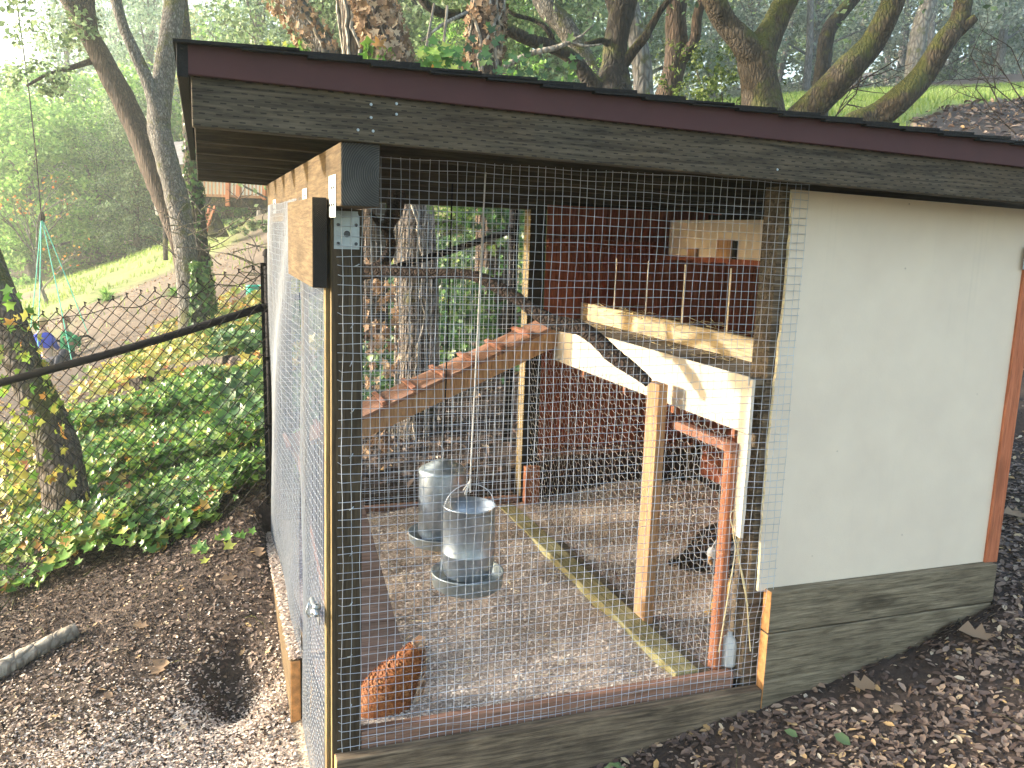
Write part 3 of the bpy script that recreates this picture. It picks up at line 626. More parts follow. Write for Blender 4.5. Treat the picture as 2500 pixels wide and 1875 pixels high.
# shavings on the outer side board and spilled at the door
n_ = 3600; y = rng.uniform(.61, 1.93, n_); x = rng.uniform(-.090, -.044, n_); 
P = [np.stack([x, y, .152+rng.uniform(0, .012, n_)], 1)]
n_ = 52000; x = rng.normal(-.30, .26, n_); y = rng.normal(.38, .24, n_); k = ((x < -.085) | (y < -.06)) & (rng.random(n_) < .25+.75*vnoise(x, y, .12, 33)) & (x < .3); x = x[k]; y = y[k]; P.append(np.stack([x, y, ground(x, y)+rng.uniform(0, .012, len(x))], 1))
n_ = 90000; x = rng.uniform(-1.8, -.09, n_); y = rng.uniform(-.3, 1.5, n_); k = rng.random(n_) < np.exp(-np.maximum(0, y-.55-.2*vnoise(x, y, .4, 35))*3.5)*(.3+.7*vnoise(x, y, .15, 36)); x = x[k]; y = y[k]; P.append(np.stack([x, y, ground(x, y)+rng.uniform(0, .01, len(x))], 1))
P = np.concatenate(P); o = leaves('spilled_shavings', P, up(len(P)), rng.uniform(.005, .013, len(P)), M['chips'], 'quad', None, .5, .6, .15); tag(o, 'pale shavings spilled outside on the ground below the mesh door', 'wood shavings', kind='stuff')
# ---- ramps
ra = bpy.data.objects.new('ramp', None); COL.objects.link(ra); ra.parent = coop; ra.location = (.8, 1.7, 1.0); ra['label'] = 'upper redwood ramp rising to the nest shelf'
A = np.array([.012, 1.74, .647]); B = np.array([1.285, 1.74, 1.214]); D = (B-A)/np.linalg.norm(B-A); Nr = np.array([-D[2], 0, D[0]])
for s in (-1, 1): MB().bar(A-Nr*.056+np.array([0, s*.112, 0]), B-Nr*.056+np.array([0, s*.112, 0]), .022, .085, (0, 0, 1)).build('side_rail', M['fir_z'] if s < 0 else M['red_x'], ra, bevel=.002)
Lr = np.linalg.norm(B-A); k = 0; s0 = 0
while s0 < Lr-.02:
    e = min(s0+.150, Lr); a = A+D*s0-Nr*.004; b_ = A+D*(e)+Nr*.008*(1)
    MB().bar(a-Nr*.0, b_-Nr*.012, .262, .016, Nr).build('plank', M['red_x'], ra, bevel=.002)
    c = A+D*(s0+.004)+Nr*.016; MB().bar(c+np.array([0, -.131, 0]), c+np.array([0, .131, 0]), .022, .018, Nr).build('cleat', M['red_y'], ra, bevel=.002)
    s0 += .156
M['dusty'] = wood('dusty_redwood', (.10, .062, .048), (.19, .13, .105), 'X', (.15, .12, .10), .5)
rb = bpy.data.objects.new('ramp', None); COL.objects.link(rb); rb.parent = coop; rb.location = (.15, .9, .4); rb['label'] = 'lower dusty ramp beside the door running to the floor'
A = np.array([.155, 1.62, .66]); B = np.array([.155, .30, .205]); D = (B-A)/np.linalg.norm(B-A); Nr = np.array([0, -D[2], D[1]])*np.sign(D[1])*-1; Nr = np.array([0, D[2], -D[1]]); Nr = Nr*np.sign(Nr[2])
Lr = np.linalg.norm(B-A); s0 = 0
while s0 < Lr-.02:
    e = min(s0+.188, Lr); MB().bar(A+D*s0+Nr*.003, A+D*e, .225, .018, Nr).build('plank', M['dusty'], rb, bevel=.002)
    s0 += .192
for s in (-1, 1): MB().bar(A-Nr*.045+np.array([s*.10, 0, 0]), B-Nr*.03+np.array([s*.10, -.0, 0]), .02, .06, (0, 0, 1)).build('side_rail', M['red_y'], rb)
# ---------------------------------------------------------------- feeder, waterer
def lathe_obj(name, c, prof, m, parent, n=40): return MB().lathe(c, prof, n).build(name, M[m], parent, smooth=True)
fc = (.545, .585); fd = thing('hanging_feeder', 'open topped galvanised poultry feeder hanging on a white rope', 'feeder', (fc[0], fc[1], .365))
lathe_obj('hopper', (fc[0], fc[1], 0), [(.080, .415), (.088, .425), (.0935, .46), (.0935, .50), (.0955, .503), (.0935, .507), (.0935, .672), (.0965, .674), (.0965, .680), (.0925, .680), (.0925, .50), (.085, .43)], 'galv', fd, 48)
pn = lathe_obj('pan', (fc[0], fc[1], 0), [(.0, .368), (.112, .368), (.128, .380), (.131, .425), (.134, .428), (.131, .431), (.127, .427), (.122, .385), (.06, .378), (.0, .40)], 'galvd', fd, 48)
P = [(fc[0]-.094*math.cos(t)*1.0, fc[1]-.0*math.sin(t), .668+.088*math.sin(t)) for t in np.linspace(0, math.pi, 17)]
MB().tube(P, .0016, 6).build('handle', M['wire'], fd, smooth=True)
for a in (-1.35, -1.35+2.1, -1.35-2.1): 
    x, y = fc[0]+.100*math.cos(a), fc[1]+.100*math.sin(a); MB().tube([(x, y, .395), (x-.006*math.cos(a), y, .47)], .002, 6).build('hook', M['wire'], fd)
M['labelp'] = plain('printed_paper_label', (.62, .60, .52), .5, 0, .05, 5, 0); M['label_r'] = plain('label_red', (.45, .05, .04), .5, 0, .2, 40, 0); M['label_y'] = plain('label_yellow', (.62, .45, .05), .5, 0, .1, 40, 0); M['label_b'] = plain('label_brown', (.25, .12, .06), .5, 0, .3, 40, 0); M['label_v'] = plain('label_violet', (.16, .12, .28), .5, 0, .3, 40, 0)
def patch(a0, a1, z0, z1, m, nm='label_patch', dr=.0012, par=None):
    n = 8; r = .0935+dr; vs = [(fc[0]+r*math.cos(a0+(a1-a0)*i/n), fc[1]+r*math.sin(a0+(a1-a0)*i/n), z) for z in (z0, z1) for i in range(n+1)]
    return MB().add(vs, [(i, i+1, n+2+i, n+1+i) for i in range(n)]).build(nm, M[m], par or fd)
pa = patch(-.50, .25, .470, .590, 'labelp', 'paper_label')
patch(-.50, .22, .503, .545, 'label_b', dr=.0018, par=pa); patch(-.46, .05, .486, .503, 'label_y', dr=.0018, par=pa); patch(-.40, -.1, .555, .580, 'label_v', dr=.0018, par=pa); patch(-.12, .18, .548, .584, 'label_r', dr=.0022, par=pa)
P = [(.575, .60, 1.85), (.571, .598, 1.4), (.560, .592, .95), (.552, .588, .79), (.545, .586, .757)]
ro = MB().tube([P[0], P[-1]] if False else curve([P[0], tuple((a*2+b)/3 for a, b in zip(P[0], P[-1])), tuple((a+b*2)/3 for a, b in zip(P[0], P[-1])), P[-1]], 4), .0029, 8, rough=.06).build('feeder_rope', M['rope_w'], smooth=True, origin=P[0]); tag(ro, 'white rope holding the open feeder, frayed above its handle', 'rope')
mb = MB()
for k in range(9):
    a = random.uniform(0, 6.28); mb.tube([(.548, .586, .775), (.540+.006*math.cos(a), .584+.006*math.sin(a), .755), (.530+.016*math.cos(a), .58+.014*math.sin(a), .722+random.uniform(0, .01))], [.002, .0017, .0012], 5)
mb.build('frayed_end', M['rope_w'], ro)
wc = (.615, 1.22); wt = thing('hanging_waterer', 'closed galvanised poultry drinker with domed lid behind the open feeder', 'drinker', (wc[0], wc[1], .31))
lathe_obj('tank', (wc[0], wc[1], 0), [(.094, .335), (.101, .35), (.101, .62), (.098, .634), (.092, .638)], 'galv', wt)
lathe_obj('lid', (wc[0], wc[1], 0), [(.103, .622), (.103, .632), (.094, .642), (.076, .647), (.074, .653), (.058, .657), (.056, .663), (.036, .667), (.034, .673), (.015, .676), (.0, .677)], 'galvd', wt)
lathe_obj('trough', (wc[0], wc[1], 0), [(.0, .305), (.128, .308), (.138, .318), (.143, .352), (.146, .355), (.142, .357), (.137, .35), (.13, .322), (.0, .318)], 'galvd', wt)
MB().tube([(wc[0], wc[1], .677), (wc[0]+.004, wc[1], .72), (wc[0]-.01, wc[1], .74)], .002, 6).build('lid_hook', M['wire'], wt)
cp = [(.612, 1.15, 1.84), (.614, 1.18, 1.3), (.615, 1.21, .735)]; co = MB().tube(cp, .0032, 6).build('drinker_cord', M['black'], origin=cp[0]); tag(co, 'thin black cord holding up the closed drinker', 'cord')
# ---------------------------------------------------------------- roost branch
M['branch'] = bark('peeling_branch_bark', (.025, .015, .012), (.07, .042, .03), (.16, .10, .065), 0, 40, 40)
def limb(path, n=12, k=5, rough=.10, mb=None, cap=True):
    "path rows: (px, py, width_px, depth)"
    Q = curve([np.append(at(p[0], p[1], p[3]), p[2]*p[3]/FPX/2) for p in path], k)
    mb = mb or MB(); mb.tube([q[:3] for q in Q], [max(.0015, q[3]) for q in Q], n, rough=rough, cap=cap); return mb
br = thing('roost_branch', 'crooked dark tree branch used as a perch, resting on the orange upright', 'branch', tuple(at(1250, 720, 3.3)))
limb([(852, 655, 41, 3.75), (900, 664, 37, 3.72), (960, 662, 27, 3.66), (1040, 668, 24, 3.58), (1120, 668, 24, 3.5), (1170, 678, 27, 3.45), (1215, 700, 31, 3.4), (1262, 728, 29, 3.35), (1300, 757, 31, 3.3), (1350, 785, 36, 3.25), (1410, 800, 37, 3.2), (1455, 828, 37, 3.15), (1500, 868, 39, 3.1), (1548, 905, 32, 3.05), (1583, 934, 24, 3.02)], 12, 6, .12).build('main_limb', M['branch'], br, smooth=True)
limb([(905, 668, 34, 3.72), (938, 640, 30, 3.74), (955, 600, 24, 3.76), (948, 560, 26, 3.78), (960, 520, 40, 3.80), (968, 470, 46, 3.82)], 10, 5, .12).build('fork', M['branch'], br, smooth=True)
limb([(948, 566, 20, 3.78), (925, 545, 16, 3.77), (905, 520, 12, 3.77)], 8, 4, .12).build('twig', M['branch'], br, smooth=True)
# hay on the shelf lip
def strands(name, pts, r, m, label, cat, L=.10, kind='stuff'):
    mb = MB()
    for p in pts:
        a = random.uniform(0, 6.28); l = L*random.uniform(.4, 1.2); q = [np.array(p)]
        for k in range(3): q.append(q[-1]+np.array([math.cos(a)*l/3, math.sin(a)*l/3, random.uniform(-.2, .35)*l/3])); a += random.uniform(-1, 1)
        q = [np.append(x, r) for x in q]; mb.tube([x[:3] for x in q], r, 3, cap=False)
    o = mb.build(name, M[m]); tag(o, label, cat, kind=kind); return o
pts = [(random.uniform(1.52, 1.66), y, random.uniform(1.29, 1.31)) for y in [random.gauss(c, .10) for c in (1.55, 1.3, 1.25, .9, .6) for _ in range(16)]]
strands('nesting_straw', pts, .0011, 'straw', 'loose nesting straw poking over the nest box lip', 'straw', .12)
pts = [(random.uniform(1.40, 1.54), random.uniform(.4, 1.7), 1.217) for _ in range(70)]
strands('shelf_straw', pts, .0010, 'straw', 'scattered straw and droppings on the shelf floor', 'straw', .07)
pts = [(random.uniform(.1, 2.2), random.uniform(.1, 1.85), 0) for _ in range(160)]; pts = [(a, b_, float(bedz(a, b_))+.006) for a, b_, c in pts]
strands('floor_straw', pts, .0009, 'straw', 'thin straw stalks lying over the shavings', 'straw', .08)
mb = MB()
for sft, pth in ((0, [(1799, 1222), (1790, 1300), (1795, 1345), (1778, 1450), (1755, 1592)]), (1, [(1801, 1225), (1812, 1290), (1800, 1345), (1820, 1440), (1832, 1590)]), (2, [(1797, 1240), (1783, 1262), (1800, 1330), (1810, 1400), (1826, 1480)])):
    limb([(a, b_, 3.2, 2.86) for a, b_ in pth], 5, 4, .05, mb)
o = mb.build('hanging_twine', M['straw']); tag(o, 'straw coloured baling twine hanging by the right mesh post', 'twine')
# white plastic jug
jc = (1.335, .075); j = lathe_obj('plastic_jug', (jc[0], jc[1], .205), [(0, 0), (.026, .0), (.029, .006), (.029, .075), (.022, .098), (.010, .108), (.010, .12), (0, .122)], 'white', None, 20); tag(j, 'small white plastic bottle standing in the right mesh corner', 'bottle')

# ---------------------------------------------------------------- figures: skin helper
def skinned(name, verts, edges, radii, m, parent, sub=2, root=0, loc=None):
    me = bpy.data.meshes.new(name); org = np.array(wloc(parent)) if parent is not None else np.array(loc)
    me.from_pydata([tuple(np.array(v)-org) for v in verts], edges, []); me.materials.append(m)
    o = bpy.data.objects.new(name, me); COL.objects.link(o)
    if parent is not None: o.parent = parent
    else: o.location = tuple(org)
    md = o.modifiers.new('s', 'SKIN'); sk = me.skin_vertices[0] if me.skin_vertices else None
    if sk is None:
        bpy.context.view_layer.objects.active = o; 
    for i, r in enumerate(radii):
        rr = r if hasattr(r, '__len__') else (r, r); me.skin_vertices[0].data[i].radius = rr
        me.skin_vertices[0].data[i].use_root = (i == root)
    md.use_smooth_shade = True; ss = o.modifiers.new('d', 'SUBSURF'); ss.levels = ss.render_levels = sub
    return o
def featherbody(name, spine, m, parent, n=1400, size=.035, lift=.004, seed=1, tail=None):
    "overlapping feather blades on a lofted body; spine rows: (x, y, z, radius)"
    r2 = np.random.default_rng(seed); S_ = np.array(curve(spine, 8)); k = len(S_)
    i = r2.integers(1, k-1, n); c = S_[i, :3]; rad = S_[i, 3]; t = S_[i+1, :3]-S_[i-1, :3]; t /= np.linalg.norm(t, axis=1, keepdims=True)
    a = r2.uniform(0, 2*np.pi, n); ref = np.array([0, 0, 1.0]); u = np.cross(t, ref); u /= np.linalg.norm(u, axis=1, keepdims=True); w = np.cross(u, t)
    nr = u*np.cos(a)[:, None]+w*np.sin(a)[:, None]; p = c+nr*(rad*1.0+lift)[:, None]; s = (size*r2.uniform(.7, 1.2, n))[:, None]
    d = -t+nr*.12; d /= np.linalg.norm(d, axis=1, keepdims=True); sd = np.cross(nr, d)
    V = np.stack([p-nr*.003, p+d*s*.45+sd*s*.33+nr*.001, p+d*s*.85+sd*s*.25+nr*.003, p+d*s*1.05+nr*.004, p+d*s*.85-sd*s*.25+nr*.003, p+d*s*.45-sd*s*.33+nr*.001], 1)
    o = fastmesh(name, V, None, m, parent, faces=[(0, 1, 2, 3), (0, 3, 4, 5)]); o['kind'] = 'stuff'; return o
M['hen_b'] = leafmat('rust_brown_feathers', [(0, (.24, .075, .022)), (.5, (.33, .11, .03)), (.85, (.40, .15, .045)), (1, (.52, .25, .10))], .05, .6)
M['hen_b_body'] = plain('rust_brown_down', (.34, .11, .03), .8, 0, .2, 40, .3)
M['hen_t'] = leafmat('pale_tail_feathers', [(0, (.50, .28, .15)), (.6, (.62, .44, .30)), (1, (.70, .58, .46))], .15, .6)
M['hen_k'] = leafmat('black_brown_feathers', [(0, (.010, .009, .009)), (.6, (.026, .020, .016)), (.85, (.09, .045, .02)), (1, (.16, .08, .03))], .03, .45)
M['hen_k_body'] = plain('black_down', (.015, .013, .012), .8, 0, .2, 40, .3)
M['hen_g'] = leafmat('grey_laced_feathers', [(0, (.03, .035, .045)), (.4, (.10, .11, .14)), (.7, (.32, .34, .38)), (1, (.55, .55, .56))], .05, .5)
M['comb'] = plain('red_comb', (.42, .04, .03), .5, 0, .15, 60, .2); M['beak'] = plain('horn_beak', (.55, .30, .12), .4, 0, .15, 60, .1); M['leg'] = plain('yellow_leg_scales', (.60, .38, .10), .5, 0, .2, 90, .4); M['eye'] = plain('dark_eye', (.01, .008, .006), .1, 0, .1, 10, 0)
M['pale_head'] = plain('pale_grey_head', (.42, .40, .38), .8, 0, .25, 60, .3)
def hen(name, label, base, spine, neck, head, hr, tail, mats, legs, seed, comb_d, body_r=None, grey=None):
    t = thing(name, label, 'hen', base)
    S_ = curve(spine, 5); V = [s[:3] for s in S_]; rad = [max(.012, s[3]) for s in S_]; k0 = len(V)
    nk = curve([tuple(spine[-1][:3])+(spine[-1][3]*.8,)]+neck+[tuple(head)+(hr*.8,)], 4)[1:]
    V += [q[:3] for q in nk]; rad += [max(hr*.5, q[3]) for q in nk]; E = [(i, i+1) for i in range(len(V)-1)]
    bt = MB(); Vb = [np.array(V[0])*1.5-np.array(V[1])*.5]+[np.array(v) for v in V]; bt.tube(Vb, [.004]+[r*.97 for r in rad], 18); bt.build('body', mats[0], t, smooth=True)
    hb_ = MB(); hb_.lathe(tuple(np.array(head)-[0, 0, hr]), [(max(.0005, hr*math.sin(a)), hr*(1-math.cos(a))) for a in np.linspace(0, math.pi, 9)], 12); hb_.build('head', M['pale_head'] if grey else mats[0], t, smooth=True)
    featherbody('plumage', spine, mats[1], t, 5200, .019, .0005, seed)
    featherbody('neck_feathers', [tuple(spine[-1][:3])+(spine[-1][3]*.75,)]+neck+[tuple(head)+(hr*.9,)], grey or mats[1], t, 700, .022, .002, seed+1)
    h = np.array(head); nd = np.array(comb_d, float); nd /= np.linalg.norm(nd); sd = np.cross(nd, [0, 0, 1]); sd /= np.linalg.norm(sd)
    MB().tube([h+nd*hr*.6, h+nd*hr*1.25+np.array([0, 0, -.003]), h+nd*hr*1.75+np.array([0, 0, -.010])], [hr*.42, hr*.28, hr*.05], 8).build('beak', M['beak'], t, smooth=True)
    cm = MB()
    for q in range(5): 
        c = h+nd*hr*(.8-.45*q)+np.array([0, 0, hr*.8]); cm.tube([c, c+np.array([0, 0, hr*(.5+.35*math.sin(q*.8))])-nd*.003], [.0045, .002], 6)
    cm.build('comb', M['comb'] if not grey else M['pale_head'], t, smooth=True)
    MB().tube([h+nd*hr*.5-np.array([0, 0, hr*.5]), h+nd*hr*.5-np.array([0, 0, hr*1.5])], [.005, .007], 8).build('wattle', M['comb'] if not grey else M['beak'], t, smooth=True)
    for s in (-1, 1): 
        c = h+sd*s*hr*.86+nd*hr*.3; MB().lathe((c[0], c[1], c[2]-.003), [(0, 0), (.003, .001), (.0035, .003), (.003, .005), (0, .006)], 8).build('eye', M['eye'], t, smooth=True)
    for L in legs:
        mb = MB().tube([L[0], (np.array(L[0])+L[1])/2+np.array([0, .004, 0]), L[1]], [.011, .006, .0055], 8)
        f = np.array(L[1])
        for a in (-.6, 0, .6, math.pi): 
            d = np.array([nd[0]*math.cos(a)-nd[1]*math.sin(a), nd[0]*math.sin(a)+nd[1]*math.cos(a), 0]); l = .042 if abs(a) < 2 else .02
            mb.tube([f, f+d*l*.5+np.array([0, 0, .003]), f+d*l+np.array([0, 0, -.004])], [.005, .004, .002], 6)
        mb.build('leg', M['leg'], t, smooth=True)
    # tail fan
    tb = np.array(spine[0][:3]); td = np.array(tail, float); L = np.linalg.norm(td); td /= L; s2 = np.cross(td, [0, 0, 1]); s2 /= np.linalg.norm(s2); u2 = np.cross(s2, td)
    n = 26; r2 = np.random.default_rng(seed+3); a = r2.uniform(-.35, .35, n); bb = r2.uniform(-.35, .10, n); D_ = td+s2*a[:, None]*.45+u2*bb[:, None]*1.1; D_ /= np.linalg.norm(D_, axis=1, keepdims=True)
    nn = np.cross(D_, u2+s2*a[:, None]); nn /= np.linalg.norm(nn, axis=1, keepdims=True); sdv = np.cross(nn, D_); ll = (max(L, .07)*r2.uniform(.8, 1.15, n))[:, None]; p = tb-D_*.03
    V = np.stack([p, p+D_*ll*.4+sdv*ll*.13, p+D_*ll*.9+sdv*ll*.14, p+D_*ll*1.05, p+D_*ll*.9-sdv*ll*.14, p+D_*ll*.4-sdv*ll*.13], 1)
    o = fastmesh('tail', V, None, mats[2], t, faces=[(0, 1, 2, 3), (0, 3, 4, 5)])
    return t
bz = lambda x, y: float(bedz(x, y))
# rust hen, tail toward upper right, head low behind the near post
def aY(px, py, Y):
    d = CAMR.T@np.array([(px-1250)/FPX, (py-937.5)/FPX, 1.]); return tuple(CAMC+d*((Y-CAMC[1])/d[1]))
hsp = [aY(1012, 1588, .20)+(.018,), aY(994, 1622, .195)+(.040,), aY(966, 1662, .19)+(.062,), aY(938, 1706, .18)+(.078,), aY(914, 1750, .165)+(.074,), aY(892, 1790, .15)+(.055,)]
hb0 = hsp[3]
hen('hen', 'rust brown hen with pale raised tail pecking low beside the near post', (hb0[0], hb0[1], bz(hb0[0], hb0[1])), hsp,
    [aY(872, 1800, .14)+(.036,), aY(855, 1805, .13)+(.028,)], aY(842, 1812, .12), .020, tuple(np.array(aY(1030, 1560, .205))-np.array(aY(1012, 1598, .20))), [M['hen_b_body'], M['hen_b'], M['hen_t']],
    [((hb0[0], hb0[1]-.03, .25), (hb0[0]-.005, hb0[1]-.035, bz(hb0[0], hb0[1])+.004)), ((hb0[0], hb0[1]+.03, .25), (hb0[0]-.005, hb0[1]+.035, bz(hb0[0], hb0[1])+.004))], 4, (-.4, -.5, -.6))
featherbody('tail_fluff', [aY(1020, 1580, .20)+(.012,), aY(1014, 1625, .205)+(.022,), aY(1004, 1675, .205)+(.034,), aY(990, 1730, .20)+(.036,), aY(975, 1775, .19)+(.03,)], M['hen_t'], bpy.data.objects['hen'], 500, .028, .001, 77)
def hp(x, y, d): return tuple(at(x, y, d))
fl_z = bz(1.66, .62)
hen('hen', 'black hen with laced grey neck standing behind the red wire frame post', (1.68, .66, fl_z),
    [hp(1664, 1374, 3.42)+(.016,), hp(1690, 1366, 3.42)+(.036,), hp(1725, 1350, 3.42)+(.072,), hp(1762, 1342, 3.40)+(.098,), hp(1792, 1345, 3.38)+(.088,), hp(1808, 1350, 3.34)+(.060,)],
    [hp(1790, 1365, 3.25)+(.052,), hp(1762, 1372, 3.20)+(.046,)], hp(1741, 1350, 3.17), .023, tuple(np.array(at(1640, 1372, 3.42))-np.array(at(1664, 1374, 3.42))), [M['hen_k_body'], M['hen_k'], M['hen_k']],
    [(hp(1760, 1395, 3.36), (at(1742, 1428, 3.36)[0], at(1742, 1428, 3.36)[1], fl_z+.012)), (hp(1790, 1395, 3.42), (at(1775, 1420, 3.42)[0], at(1775, 1420, 3.42)[1], fl_z+.02))], 9, (-.6, -.3, -.55), grey=M['hen_g'])
# ---------------------------------------------------------------- chain link fence
fe = thing('chain_link_fence', 'black vinyl chain link fence with sloping top rail running past the coop corner', 'fence', (-.06, 2.05, .3))
FR = np.array([-.075, 2.06, 1.255]); FL = np.array([-2.3, 2.68, .575]); FB = np.array([1.36, 2.42, 1.70])
rp = [FR, at(325, 847, 4.16), at(0, 935, 4.17), at(-420, 1052, 4.3)]
MB().tube(curve(rp, 5), .0195, 14).build('rail', M['black'], fe, smooth=True)
MB().tube([FR, at(1110, 609, 4.8), at(1255, 561, 5.05)], .019, 12).build('rail', M['black'], fe, smooth=True)
pb = at(1255, 561, 5.05); gz = g1(pb[0], pb[1]); MB().tube([(pb[0], pb[1], gz-.1), (pb[0], pb[1], 1.90)], .0285, 14).build('post', M['black'], fe, smooth=True)
MB().tube([(-.032, 2.105, .12), (-.040, 2.100, 1.50)], .021, 14).build('post', M['black'], fe, smooth=True)
MB().lathe((-.040, 2.100, 1.50), [(.026, 0), (.026, .02), (.015, .035), (0, .038)], 12).build('post_cap', M['black'], fe, smooth=True)
MB().bar((-.058, 2.060, .16), (-.072, 2.060, 1.47), .016, .006, (0, 1, 0)).build('tension_bar', M['black'], fe)
for t in (.08, .36, .62, .80, .97):
    z = .2+t*1.3; MB().bar((-.080+.01*(1-t), 2.052, z), (-.030, 2.075, z), .012, .016).build('band', M['black'], fe, bevel=.002)
def chain(name, A, B, zb0, zb1, zt0, zt1, parent, d=.066, r=.0026, m='black', sag=.0):
    A = np.array(A, float); B = np.array(B, float); L = np.hypot(*(B-A)[:2]); h = (B-A)[:2]/L; mb = MB(); nv = int(L/d)
    def top(u): return zt0+(zt1-zt0)*u/L
    def bot(u): return zb0+(zb1-zb0)*u/L
    rr = random.Random(2)
    ks = int((max(zt0-zb0, zt1-zb1)+.1)/(d/2))+1
    # zig-zag wires down the height, neighbours interlock at the diamond corners
    for c in range(nv+1):
        for side in (0, 1):
            P = []
            for k in range(ks+1):
                u = c*d+(d/2 if (k+side) % 2 else 0)*(1 if side == 0 else -1)*.5*2/2+(0 if side == 0 else d/2*0)
                u = c*d+((d/2) if k % 2 else 0)*(1 if side == 0 else -1)
                z = top(u)-k*d/2*1.0
                if z < bot(u)-.03 or u > L or u < -.001: break
                off = .004*math.sin(u*3+z*4)+.0016*(1 if (k+side) % 2 else -1)+.02*math.sin(u*2.1)*math.sin(z*2)
                P.append((A[0]+h[0]*u-h[1]*off, A[1]+h[1]*u+h[0]*off, z+.004*math.sin(u*19)))
            if len(P) > 1 and side == 0: mb.tube(P, r, 4, cap=False)
            if len(P) > 1 and side == 1: mb.tube(P, r, 4, cap=False)
        u = c*d+d/2*0
        mb.tube([(A[0]+h[0]*u, A[1]+h[1]*u, top(u)-.004), (A[0]+h[0]*(u+.004), A[1]+h[1]*(u+.004), top(u)+.018), (A[0]+h[0]*(u-.006), A[1]+h[1]*(u-.006), top(u)+.010)], r*1.3, 4, cap=False)
    o = mb.build(name, M[m], parent); o['kind'] = 'stuff'; return o
C0 = at(652, 650, 4.12); C1 = at(0, 790, 4.12); C2 = C0+(C1-C0)*1.25; D0 = at(655, 1262, 4.12); D1 = at(0, 1520, 4.12)
chain('link_mesh', C0, C2, D0[2]-.0, D0[2]+(D1[2]-D0[2])*1.25, C0[2], C2[2], fe)
chain('link_mesh', (-.05, 2.07, 0), (pb[0], pb[1], 0), .22, g1(pb[0], pb[1]), 1.42, 1.86, fe, .064, .0016)
# loose tension wire along the top
P = []
for i, t in enumerate(np.linspace(0, 1.2, 40)):
    p = C0+(C1-C0)*t; P.append(p+np.array([0, -.006, -.035-.035*math.sin(t*16)**2*(.4+.6*math.sin(t*5))]))
MB().tube(P, .0021, 5).build('tension_wire', M['black'], fe)
# distant fence top right
f2 = thing('chain_link_fence', 'faint grey chain link fence on the bank above the low end of the roof', 'fence', tuple(at(2450, 360, 7.5)))
a0 = at(2360, 352, 7.0); a1 = at(2900, 330, 8.2); chain('link_mesh', a0, a1, a0[2]-1.0, a1[2]-1.0, a0[2], a1[2], f2, .085, .0022, 'galvd')
# ---------------------------------------------------------------- log, bag, hose, stones
M['bk_pale'] = bark('pale_grey_bark', (.22, .19, .15), (.38, .34, .28), (.52, .47, .39), 0, 16, 5)
M['bk_grey'] = bark('grey_brown_bark', (.06, .048, .04), (.135, .112, .094), (.27, .235, .19), .1, 26, 6)
M['bk_brown'] = bark('furrowed_brown_bark', (.032, .021, .015), (.08, .054, .038), (.17, .12, .085), 0, 22, 2.2)
M['bk_moss'] = bark('mossy_oak_bark', (.030, .022, .014), (.075, .056, .035), (.17, .135, .09), .55, 24, 8)
M['bk_lich'] = bark('lichen_grey_bark', (.05, .046, .042), (.14, .13, .118), (.42, .42, .40), .2, 26, 10)
M['bk_dark'] = bark('dark_wet_bark', (.014, .011, .009), (.036, .028, .022), (.08, .066, .05), .25, 18, 5)
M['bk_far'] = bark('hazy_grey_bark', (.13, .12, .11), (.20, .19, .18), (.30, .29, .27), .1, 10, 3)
lg = MB(); a = at(-60, 1590, 3.45); b2 = at(185, 1452, 3.65)
a[2] = g1(a[0], a[1])+.025; b2[2] = g1(b2[0], b2[1])+.03
lg.tube(curve([np.append(a, .036), np.append((a+b2)/2+np.array([0, 0, .004]), .034), np.append(b2, .031)], 8) and [q[:3] for q in curve([np.append(a, .036), np.append((a+b2)/2+np.array([0, 0, .004]), .034), np.append(b2, .031)], 8)], [.036]*8+[.033]*9, 12, rough=.06)
o = lg.build('fallen_log', M['bk_pale'], smooth=True); tag(o, 'pale grey cut log lying on mulch below the fence at left', 'log')
for i, (p0, p1, w_, d, lab) in enumerate([((390, 935), (560, 905), 40, 8.2, 'broken grey plank half buried in ivy, left of the split rock'), ((430, 955), (600, 935), 26, 7.8, 'long weathered log lying across the ivy slope'), ((330, 950), (410, 918), 34, 8.0, 'short dark log end left of the weathered log'), ((180, 1025), (240, 1010), 20, 7.6, 'small grey branch piece on the dirt path edge')]):
    a, d = hit(p0[0], p0[1]); b_, d = hit(p1[0], p1[1]); a = a+[0, 0, .07]; b_ = b_+[0, 0, .08]
    o = MB().tube(curve([np.append(a, 0), np.append((a+b_)/2+np.array([0, 0, .01]), 0), np.append(b_, 0)], 5) and [q[:3] for q in curve([np.append(a, 0), np.append((a+b_)/2+np.array([0, 0, .01]), 0), np.append(b_, 0)], 5)], w_*d/FPX/2, 9, rough=.2).build('weathered_log', M['bk_grey']); tag(o, lab, 'log')
M['f_oak1'] = leafmat('dull_green_leaf', [(0, (.10, .17, .06)), (1, (.16, .22, .09))], .2, .6)
def rock(name, c, s, lab, m, cat='rock', sq=.6):
    mb = MB(); rr = random.Random(int(s*1000)+int(c[0]*10)); vs = []; nn = 10; mm = 7
    for i in range(mm+1):
        t = math.pi*i/mm
        for j in range(nn):
            a = 2*math.pi*j/nn; q = s*(1+rr.uniform(-.18, .18)); vs.append((c[0]+q*math.sin(t)*math.cos(a), c[1]+q*math.sin(t)*math.sin(a), c[2]+q*sq*math.cos(t)))
    o = mb.add(vs, [(i*nn+j, i*nn+(j+1) % nn, (i+1)*nn+(j+1) % nn, (i+1)*nn+j) for i in range(mm) for j in range(nn)]).build(name, m); tag(o, lab, cat); return o
M['stone'] = plain('pale_field_stone', (.34, .31, .27), .9, 0, .3, 12, .5); M['stone_d'] = plain('dark_split_rock', (.14, .11, .09), .9, 0, .5, 14, .6)
